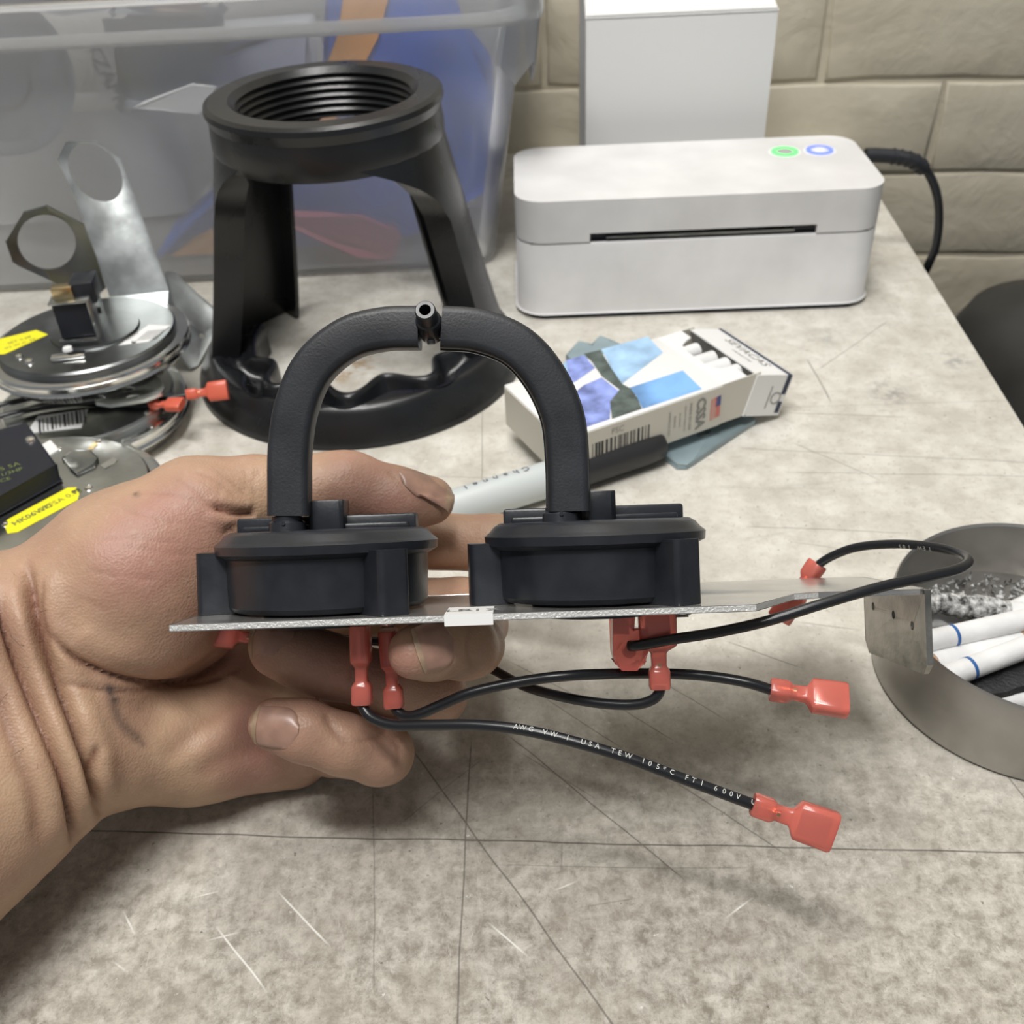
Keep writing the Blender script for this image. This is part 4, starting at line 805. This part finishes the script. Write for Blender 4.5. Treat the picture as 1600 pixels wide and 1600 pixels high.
# ------------------------------------------------------------------ the hand and forearm (one continuous surface)
def cmm(px, py, d): return np.array([(px-800)/FOC*d, (800-py)/FOC*d, d], np.float32)
LO = np.array([-250, -185, 205], np.float32); HI = np.array([42, 34, 392], np.float32); VX = 1.15
NX = ((HI-LO)/VX).astype(int)+1
gx = (LO[0]+VX*np.arange(NX[0])).astype(np.float32); gy = (LO[1]+VX*np.arange(NX[1])).astype(np.float32); gz = (LO[2]+VX*np.arange(NX[2])).astype(np.float32)
def smin(a, b, k):
    h = np.clip(.5+.5*(b-a)/k, 0, 1); return b*(1-h)+a*h-k*h*(1-h)
class Field:
    def __init__(s): s.d = np.full(tuple(NX), 60, np.float32)
    def cap(s, a, b, ra, rb, k=6.0, sub=False):
        A, B = np.array(a, np.float32), np.array(b, np.float32); m = max(ra, rb)+3+k*1.5
        lo = np.maximum(((np.minimum(A, B)-m-LO)/VX).astype(int), 0); hi = np.minimum(((np.maximum(A, B)+m-LO)/VX).astype(int)+2, NX)
        if (hi <= lo).any(): return s
        sl_ = tuple(slice(lo[i], hi[i]) for i in range(3))
        X = gx[sl_[0]][:, None, None]-A[0]; Y = gy[sl_[1]][None, :, None]-A[1]; Z = gz[sl_[2]][None, None, :]-A[2]
        ab = B-A; L2_ = float(ab@ab)+1e-6; t = np.clip((X*ab[0]+Y*ab[1]+Z*ab[2])/L2_, 0, 1)
        d = np.sqrt((X-t*ab[0])**2+(Y-t*ab[1])**2+(Z-t*ab[2])**2)-(ra+(rb-ra)*t)
        if sub: s.d[sl_] = -smin(-s.d[sl_], d, k)
        else: s.d[sl_] = smin(s.d[sl_], d, k)
        return s
    def chain(s, pts, k=3.0):
        for (a, ra), (b, rb) in zip(pts[:-1], pts[1:]): s.cap(a, b, ra, rb, k)
        return s
C_ = cmm
palm = Field()
# forearm and wrist
palm.cap(C_(62, 985, 314), C_(-420, 1065, 262), 24, 34, 14)
palm.cap(C_(100, 1158, 306), C_(-420, 1530, 250), 24.5, 37, 14)
palm.cap(C_(80, 1075, 318), C_(-420, 1290, 262), 26, 36, 14)
# thumb base and thenar bulge
palm.cap(C_(180, 935, 318), C_(215, 900, 318), 27, 27.5, 12)
palm.cap(C_(130, 1010, 320), C_(190, 930, 320), 21, 24, 12)
palm.cap(C_(215, 900, 318), C_(310, 815, 322), 25, 19.5, 10)
palm.cap(C_(240, 950, 330), C_(330, 930, 340), 20, 16, 10)
# palm body and outer edge of the hand
palm.cap(C_(150, 1080, 332), C_(430, 1060, 360), 21, 13, 9)
palm.cap(C_(190, 1150, 322), C_(300, 1165, 328), 19.5, 17.5, 8)
palm.cap(C_(300, 1165, 328), C_(455, 1168, 342), 17.5, 13.8, 8)
palm.cap(C_(192, 1182, 312), C_(230, 1172, 318), 15.0, 15.0, 6)
palm.cap(C_(280, 960, 345), C_(470, 940, 368), 16, 13, 9)
palm.cap(C_(300, 860, 345), C_(440, 860, 366), 16, 12.5, 9)
# proximal fingers
palm.chain([(C_(450, 858, 366), 12.3), (C_(620, 842, 364), 11.2)], 5)
palm.chain([(C_(480, 950, 366), 12), (C_(600, 948, 362), 10.8)], 4)
palm.chain([(C_(470, 1050, 360), 11.5), (C_(570, 1075, 346), 10.2)], 4)
palm.chain([(C_(450, 1150, 344), 11.5), (C_(520, 1165, 332), 9.8)], 4)
# thumb
palm.chain([(C_(310, 800, 324), 17.5), (C_(400, 778, 330), 13.0), (C_(505, 768, 336), 11.6), (C_(545, 766, 337), 12.0), (C_(620, 781, 338), 10.4), (C_(672, 781, 339), 8.3)], 5)
f1 = Field(); f1.chain([(C_(620, 842, 364), 11.0), (C_(765, 850, 360), 10.0), (C_(800, 852, 359), 10.2), (C_(868, 866, 354), 8.5)], 3)
f2 = Field(); f2.chain([(C_(600, 948, 362), 10.6), (C_(722, 948, 356), 10.0), (C_(745, 975, 340), 9.8)], 3)
f2.chain([(C_(745, 975, 340), 9.8), (C_(738, 1008, 302), 9.0), (C_(725, 1010, 290), 8.9), (C_(672, 1015, 279), 8.3), (C_(645, 1020, 275), 7.3)], 3)
f3 = Field(); f3.chain([(C_(570, 1075, 346), 10.2), (C_(680, 1085, 330), 9.8), (C_(676, 1082, 316), 9.6), (C_(600, 1066, 309), 9.0), (C_(510, 1040, 305), 9.4), (C_(470, 1026, 304), 9.0), (C_(432, 1016, 304), 8.0)], 3)
f4 = Field(); f4.chain([(C_(520, 1165, 332), 9.6), (C_(600, 1178, 318), 9.0), (C_(590, 1177, 304), 9.0), (C_(535, 1163, 297), 8.6), (C_(475, 1142, 294), 8.6), (C_(430, 1132, 294), 7.8)], 3)
Fd = palm.d
for f_ in (f1, f2, f3, f4): Fd = smin(Fd, f_.d, 1.4)
# groove where the thumb meets the hand, hollow of the palm
G = Field(); G.d = Fd
for a, b, ra, rb, k in ((C_(330, 1085, 318), C_(395, 1060, 330), 5, 5, 9), (C_(250, 1110, 292), C_(330, 1110, 302), 6, 6, 12)): G.cap(a, b, ra, rb, k, True)
Fd = G.d
def surface_nets(d):
    ins = d < 0; n = np.array(d.shape)
    c = ins[:-1, :-1, :-1].astype(np.int8)
    cnt = sum(ins[i:n[0]-1+i, j:n[1]-1+j, k:n[2]-1+k].astype(np.int8) for i in (0, 1) for j in (0, 1) for k in (0, 1))
    act = (cnt > 0) & (cnt < 8); idx = np.argwhere(act); ID = np.full(act.shape, -1, np.int64); ID[act] = np.arange(len(idx))
    acc = np.zeros((len(idx), 3)); w_ = np.zeros(len(idx))
    corners = [(i, j, k) for i in (0, 1) for j in (0, 1) for k in (0, 1)]
    val = {c_: d[idx[:, 0]+c_[0], idx[:, 1]+c_[1], idx[:, 2]+c_[2]] for c_ in corners}
    for a in corners:
        for ax_ in range(3):
            if a[ax_] == 0:
                b = list(a); b[ax_] = 1; b = tuple(b); va, vb = val[a], val[b]; m = (va < 0) != (vb < 0)
                t = np.where(m, va/np.where(m, va-vb, 1), 0); p_ = np.array(a, float)[None].repeat(len(idx), 0); p_[:, ax_] += t
                acc[m] += p_[m]; w_[m] += 1
    V = idx+acc/w_[:, None]; F_ = []
    for ax_ in range(3):
        u_, v_ = (ax_+1) % 3, (ax_+2) % 3
        A_ = np.take(ins, range(n[ax_]-1), ax_); B_ = np.take(ins, range(1, n[ax_]), ax_)
        e = np.argwhere(A_ != B_); e = e[(e[:, u_] > 0) & (e[:, v_] > 0) & (e[:, u_] < n[u_]-1) & (e[:, v_] < n[v_]-1)]
        s_ = A_[tuple(e.T)]
        def q(du, dv): x = e.copy(); x[:, u_] -= du; x[:, v_] -= dv; return ID[tuple(x.T)]
        Q = np.stack([q(1, 1), q(0, 1), q(0, 0), q(1, 0)], 1); Q[~s_] = Q[~s_][:, ::-1]; F_.append(Q)
    return V, np.concatenate(F_)
V, Fq = surface_nets(Fd)
del palm, f1, f2, f3, f4
V = V*VX+LO
E_ = np.concatenate([Fq[:, [0, 1]], Fq[:, [1, 2]], Fq[:, [2, 3]], Fq[:, [3, 0]]])
def smooth(V, it, lam=.5):
    for _ in range(it):
        s_ = np.zeros_like(V); c_ = np.zeros(len(V))
        for a, b in ((0, 1), (1, 0)):
            for ax_ in range(3): s_[:, ax_] += np.bincount(E_[:, a], V[E_[:, b], ax_], len(V))
            c_ += np.bincount(E_[:, a], minlength=len(V))
        V = V+lam*(s_/c_[:, None]-V)
    return V
V = smooth(V, 3)
def normals(V):
    n = np.cross(V[Fq[:, 2]]-V[Fq[:, 0]], V[Fq[:, 3]]-V[Fq[:, 1]]); N_ = np.zeros_like(V)
    for q in range(4):
        for ax_ in range(3): N_[:, ax_] += np.bincount(Fq[:, q], n[:, ax_], len(V))
    return N_/np.maximum(np.linalg.norm(N_, axis=1, keepdims=True), 1e-9)
Nn = normals(V)
pxy = np.stack([800+FOC*V[:, 0]/V[:, 2], 800-FOC*V[:, 1]/V[:, 2]], 1)
facing = np.clip(-(Nn*V/np.linalg.norm(V, axis=1, keepdims=True)).sum(1)*3, 0, 1)*(V[:, 2] < 345)
def pdist(poly):
    P_ = np.array(spline([(x, y) for x, y in poly], 5)); best = np.full(len(V), 1e9); sgn = np.zeros(len(V)); tt = np.zeros(len(V))
    for i in range(len(P_)-1):
        a, b = P_[i], P_[i+1]; ab = b-a; t = np.clip(((pxy-a)@ab)/(ab@ab+1e-9), 0, 1); q = pxy-a-t[:, None]*ab; d = np.hypot(q[:, 0], q[:, 1])
        m = d < best; best[m] = d[m]; sgn[m] = np.sign(ab[0]*q[m, 1]-ab[1]*q[m, 0]); tt[m] = (i+t[m])/(len(P_)-1)
    return best, sgn, tt
disp = np.zeros(len(V)); crease = np.zeros(len(V))
def groove(poly, w_, dep, bulge=0, bw=30, side=0, zmax=345):
    global disp, crease
    d, s_, t = pdist(poly); env = np.clip(np.minimum(t, 1-t)*7, 0, 1)*facing
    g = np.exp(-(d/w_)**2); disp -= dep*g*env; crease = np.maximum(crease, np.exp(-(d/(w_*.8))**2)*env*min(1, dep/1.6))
    if bulge: b_ = np.exp(-((d-bw)/(bw*.7))**2); disp += bulge*b_*env*((s_*side > 0) if side else 1)
# wrist folds
groove([(42, 875), (50, 930), (66, 1000), (92, 1075), (120, 1150), (140, 1220), (158, 1275)], 7, 4.4, 1.8, 28)
groove([(-5, 920), (8, 985), (30, 1050), (62, 1130), (95, 1210), (112, 1280), (120, 1330)], 6.5, 3.8, 1.5, 26)
groove([(75, 900), (70, 960), (84, 1010)], 4, .7)
groove([(-10, 1060), (15, 1150), (50, 1240), (62, 1330)], 12, .9)
# thenar crease and palm lines
groove([(78, 985), (110, 1022), (150, 1046), (200, 1062), (255, 1068), (310, 1055), (350, 1032), (375, 1005)], 5, 2.9, 1.8, 34, -1)
groove([(90, 1066), (140, 1075), (200, 1080), (270, 1070), (330, 1063)], 4, .9)
groove([(240, 1068), (300, 1068), (350, 1058), (385, 1040)], 3.5, .8)
groove([(150, 1265), (140, 1210), (150, 1160)], 6, 1.4, .6, 20)
# tendons in the palm
for poly in ([(250, 1190), (320, 1130), (385, 1090)], [(300, 1215), (370, 1175), (430, 1160)]): groove(poly, 14, .45, .35, 26)
# thumb wrinkles
groove([(325, 790), (360, 800), (385, 803), (400, 800)], 5, 1.9, .8, 16)
groove([(345, 835), (370, 818), (385, 808)], 4, 1.0)
for i_, q in enumerate(([(270, 745), (310, 770), (330, 795)], [(300, 735), (345, 755), (370, 785)], [(335, 735), (370, 760), (392, 785)], [(350, 800), (340, 775), (350, 755)], [(230, 770), (280, 775), (320, 790)], [(405, 730), (395, 755), (400, 780)], [(380, 725), (385, 750), (378, 775)])): groove(q, 3, .35)
for q in ([(190, 795), (250, 812), (310, 820)], [(180, 850), (250, 862), (330, 868)], [(130, 890), (190, 900), (260, 905)], [(120, 930), (170, 955)], [(95, 960), (130, 985)], [(150, 840), (220, 842), (290, 850)]): groove(q, 2.5, .28)
groove([(605, 735), (612, 742), (618, 750)], 3, .5)
# finger creases
groove([(505, 1110), (520, 1140), (545, 1170)], 5, .7, .4, 16); groove([(575, 990), (555, 1030), (545, 1070)], 5, .5)
groove([(555, 1160), (590, 1150), (600, 1130)], 4, .5); groove([(610, 1145), (622, 1170), (618, 1205)], 3.5, .5)
groove([(735, 975), (730, 1010), (738, 1050)], 4, .4)
V = V+Nn*disp[:, None]
# low frequency unevenness of flesh and veins
from mathutils import noise as mn
nv = np.array([mn.noise(Vector(p*.045)) for p in V])+.4*np.array([mn.noise(Vector(p*.13)) for p in V])
V = V+Nn*(nv*.45)[:, None]
V = smooth(V, 1, .35)
# skin colour variation: redder on pads and knuckles, paler on tendons, smudge of dirt
def blob(px, py, r_): return np.exp(-(((pxy[:, 0]-px)**2+(pxy[:, 1]-py)**2)/r_**2))*(facing > 0)
redv = .25+.9*blob(230, 880, 95)+.7*blob(300, 800, 60)+.9*blob(610, 1035, 45)+.8*blob(395, 1120, 32)+.6*blob(385, 1030, 50)+.55*blob(600, 790, 120)+.5*blob(400, 1190, 60)+.35*blob(560, 1080, 120)
redv += .5*np.clip(nv, -.5, .5)-.35*blob(250, 1180, 70)-.3*blob(20, 1150, 140)
dirt = np.zeros(len(V))
for px, py, r_, s_ in ((172, 1078, 8, 1), (178, 1095, 8, .9), (182, 1115, 7, .6), (190, 1130, 6, .5), (200, 1142, 6, .45), (222, 1162, 5, .6), (213, 772, 4, .8), (215, 1108, 3, .4)): dirt = np.maximum(dirt, s_*blob(px, py, r_))
for poly in ([(170, 1075), (185, 1125), (215, 1155)],): d, s_, t = pdist(poly); dirt = np.maximum(dirt, .55*np.exp(-(d/9)**2)*facing)
Rm = np.array([[RT.x, UP.x, FWD.x], [RT.y, UP.y, FWD.y], [RT.z, UP.z, FWD.z]])
Wv = (V/1000)@Rm.T+np.array(CP)
Wv[:, 2] = np.maximum(Wv[:, 2], .0006+.15*np.clip(Wv[:, 2]+.004, 0, .004)); wmin = Wv[:, 2].min(); print('hand lowest point', wmin)
skin = bpy.data.materials.new('skin'); skin.use_nodes = True; nt = skin.node_tree; N = nt.nodes; L = nt.links; bs = N['Principled BSDF']
at_ = N.new('ShaderNodeAttribute'); at_.attribute_name = 'skin_tone'; sp_ = N.new('ShaderNodeSeparateColor'); L.new(at_.outputs['Color'], sp_.inputs[0])
def mixc(f, a, b):
    x = N.new('ShaderNodeMix'); x.data_type = 'RGBA'; L.new(f, x.inputs[0])
    for k_, v_ in ((6, a), (7, b)):
        if isinstance(v_, tuple): x.inputs[k_].default_value = v_+(1,)
        else: L.new(v_, x.inputs[k_])
    return x.outputs[2]
tcn = N.new('ShaderNodeTexCoord')
def nz_(sc, det=4):
    n = N.new('ShaderNodeTexNoise'); n.inputs['Scale'].default_value = sc; n.inputs['Detail'].default_value = det; L.new(tcn.outputs['Object'], n.inputs[0]); return n.outputs[0]
def rmp(i, a, b, c=0, d=1):
    r = N.new('ShaderNodeMapRange'); r.inputs[1].default_value = a; r.inputs[2].default_value = b; r.inputs[3].default_value = c; r.inputs[4].default_value = d; L.new(i, r.inputs[0]); return r.outputs[0]
cc = mixc(sp_.outputs[0], (.47, .315, .205), (.405, .215, .165))
cc = mixc(rmp(nz_(90), .35, .7, 0, .45), cc, (.36, .22, .155))
cc = mixc(rmp(nz_(420), .55, .8, 0, .35), cc, (.52, .37, .285))
cc = mixc(rmp(sp_.outputs[2], 0, 1, 0, .85), cc, (.15, .05, .03))  # crease channel paints shade into the skin folds
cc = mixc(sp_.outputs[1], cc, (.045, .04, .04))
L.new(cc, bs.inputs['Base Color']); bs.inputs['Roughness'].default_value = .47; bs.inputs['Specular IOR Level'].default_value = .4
bs.inputs['Subsurface Weight'].default_value = .12; bs.inputs['Subsurface Radius'].default_value = (1, .3, .15); bs.inputs['Subsurface Scale'].default_value = .004
vo = N.new('ShaderNodeTexVoronoi'); vo.inputs['Scale'].default_value = 1300; L.new(tcn.outputs['Object'], vo.inputs['Vector'])
ad = N.new('ShaderNodeMath'); ad.operation = 'MULTIPLY_ADD'; L.new(nz_(300, 5), ad.inputs[0]); ad.inputs[1].default_value = 2.2; L.new(vo.outputs['Distance'], ad.inputs[2])
bpn = N.new('ShaderNodeBump'); bpn.inputs['Strength'].default_value = .28; bpn.inputs['Distance'].default_value = .00035; L.new(ad.outputs[0], bpn.inputs['Height']); L.new(bpn.outputs[0], bs.inputs['Normal'])
M['skin'] = skin
PO = Vector(D(80, 1075, .318))
person = thing('person', 'bare left hand and wrist reaching in from the left, gripping the twin switch plate', 'person', Tr(PO))
me = bpy.data.meshes.new('hand_and_forearm'); Wl = Wv-np.array(PO)
me.vertices.add(len(Wl)); me.vertices.foreach_set('co', Wl.astype(np.float32).ravel())
me.loops.add(len(Fq)*4); me.loops.foreach_set('vertex_index', Fq[:, ::1].astype(np.int32).ravel())
me.polygons.add(len(Fq)); me.polygons.foreach_set('loop_start', (np.arange(len(Fq))*4).astype(np.int32)); me.polygons.foreach_set('loop_total', np.full(len(Fq), 4, np.int32))
me.update(calc_edges=True); me.validate()
ca = me.color_attributes.new('skin_tone', 'FLOAT_COLOR', 'POINT')
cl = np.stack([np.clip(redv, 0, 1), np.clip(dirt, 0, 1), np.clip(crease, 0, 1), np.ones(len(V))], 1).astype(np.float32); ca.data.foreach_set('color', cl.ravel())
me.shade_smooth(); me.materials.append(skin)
hand = bpy.data.objects.new('hand_and_forearm', me); COL.objects.link(hand); hand.parent = person; WM[hand.as_pointer()] = WM[person.as_pointer()]
bvh = BVHTree.FromPolygons([Vector(v) for v in Wv], [tuple(f) for f in Fq.tolist()])
# fingernails: thin curved plates laid on the fingertips
def nail(cpx, cpy, d_, viewd, axis, Ln, Wn, label, tip=.09):
    """viewd: outward direction of the nail, axis: direction to the fingertip"""
    c0 = D(cpx, cpy, d_); v_ = Vector(viewd).normalized(); a_ = Vector(axis); a_ = (a_-v_*a_.dot(v_)).normalized(); s_ = v_.cross(a_)
    NU, NV_ = 14, 12; pts = []
    for i in range(NU+1):
        u = -1+2*i/NU; row = []
        wf = (1-max(0, -u-.35)**2*1.1) if u < -.35 else 1
        wf = math.sqrt(max(0.02, 1-(max(0, -u-.25)/.78)**2.2)) if u < -.25 else 1-.07*max(0, u)
        for j in range(NV_+1):
            w__ = (-1+2*j/NV_)*wf; uu = u if u < .8 else u-(u-.8)*.9*abs(w__)**2
            o_ = c0+a_*(uu*Ln/2)+s_*(w__*Wn/2)+v_*.02; h = bvh.ray_cast(o_, -v_, .035)
            row.append((o_-v_*.02, (h[0]-c0).dot(v_) if h[0] else None))
        pts.append(row)
    # a smooth curved plate: height fitted per row along the finger, domed across
    hc = []
    for r in pts:
        q = [h for _, h in r[4:-4] if h is not None]; hc.append(np.median(q) if q else np.nan)
    hc = np.array(hc); X_ = np.arange(len(hc)); ok_ = ~np.isnan(hc); ok_ &= (hc > np.nanmax(hc)-.004); co_ = np.polyfit(X_[ok_], hc[ok_], 2 if ok_.sum() > 6 else 1); hc = np.polyval(co_, X_)
    top = []
    for i, r in enumerate(pts):
        for j, (base, h0) in enumerate(r):
            jj = -1+2*j/NV_; dome = hc[i]+.0006-(abs(jj)**2.2)*Wn*.17
            h = dome if h0 is None or h0 < hc[i]-.004 else .45*dome+.55*(h0+.0005)
            top.append(base+v_*h)
    k = NV_+1; fs = [(i*k+j, i*k+j+1, (i+1)*k+j+1, (i+1)*k+j) for i in range(NU) for j in range(NV_)]; n0 = len(top)
    bot = [p-v_*.0007 for p in top]
    rim_ = [i for i in range(k)]+[i*k+NV_ for i in range(1, NU+1)]+[NU*k+j for j in range(NV_-1, -1, -1)]+[i*k for i in range(NU-1, 0, -1)]
    mb = MB(); mb.add(top+bot, fs+[tuple(x+n0 for x in f[::-1]) for f in fs]+[(rim_[i], rim_[(i+1) % len(rim_)], rim_[(i+1) % len(rim_)]+n0, rim_[i]+n0) for i in range(len(rim_))])
    o = mb.obj('fingernail', 'nail', hand, smooth=60); o['label'] = label
    # pale free edge
    i0 = int(NU*(1-tip)); e = [p+v_*.00012 for p in top[i0*k:]]; nr = len(e)//k
    m2 = MB(); m2.add(e+[p-v_*.0008 for p in e], [(i*k+j, i*k+j+1, (i+1)*k+j+1, (i+1)*k+j) for i in range(nr-1) for j in range(NV_)]+[(len(e)+i*k+j, len(e)+(i+1)*k+j, len(e)+(i+1)*k+j+1, len(e)+i*k+j+1) for i in range(nr-1) for j in range(NV_)]+[((nr-1)*k+j, (nr-1)*k+j+1, len(e)+(nr-1)*k+j+1, len(e)+(nr-1)*k+j) for j in range(NV_)])
    m2.obj('nail_edge', 'nailtip', hand, smooth=60)
nail(440, 1133, .294, -FWD*1.0+UP*.12-RT*.05, -RT*1.0+UP*.08, .0145, .0115, 'nail of the little finger, pale worn edge')
nail(430, 1004, .303, -FWD*.85+UP*.45-RT*.12, -RT*1.0+UP*.0, .0150, .0120, 'nail of the ring finger, partly under the plate')
nail(672, 1010, .278, -FWD*.95+UP*.15+RT*.25, -RT*.85-UP*.25-FWD*.2, .0110, .0130, 'nail of the middle finger')
nail(668, 768, .334, UP*.86-FWD*.50, RT*1.0-UP*.12, .0175, .0120, 'thumbnail seen nearly edge on')
# hairs
hb = MB()
for _ in range(150):
    px, py = rng.uniform(-20, 120), rng.uniform(870, 1400)
    if py > 890+5*(120-px)+200 and rng.rand() < .6: continue
    q = D(px, py, 1)-CP; h = bvh.ray_cast(CP, q.normalized(), 1)
    if h[0] is None: continue
    n_ = h[1]; tg = (-RT*.4+UP*rng.uniform(-.6, .8)+FWD*.1); tg = (tg-n_*tg.dot(n_)).normalized(); ln = rng.uniform(.004, .009); sd = n_.cross(tg)*rng.uniform(-.3, .3)
    pth = [h[0], h[0]+tg*ln*.4+n_*ln*.18, h[0]+(tg+sd)*ln*.75+n_*ln*.22, h[0]+(tg+sd*2)*ln+n_*ln*.15]
    hb.tube(pth, .000045, 3, False, [1, .9, .7, .3])
ho = hb.obj('arm_hair', 'hair', hand, smooth=0, recalc=False); ho['kind'] = 'stuff'
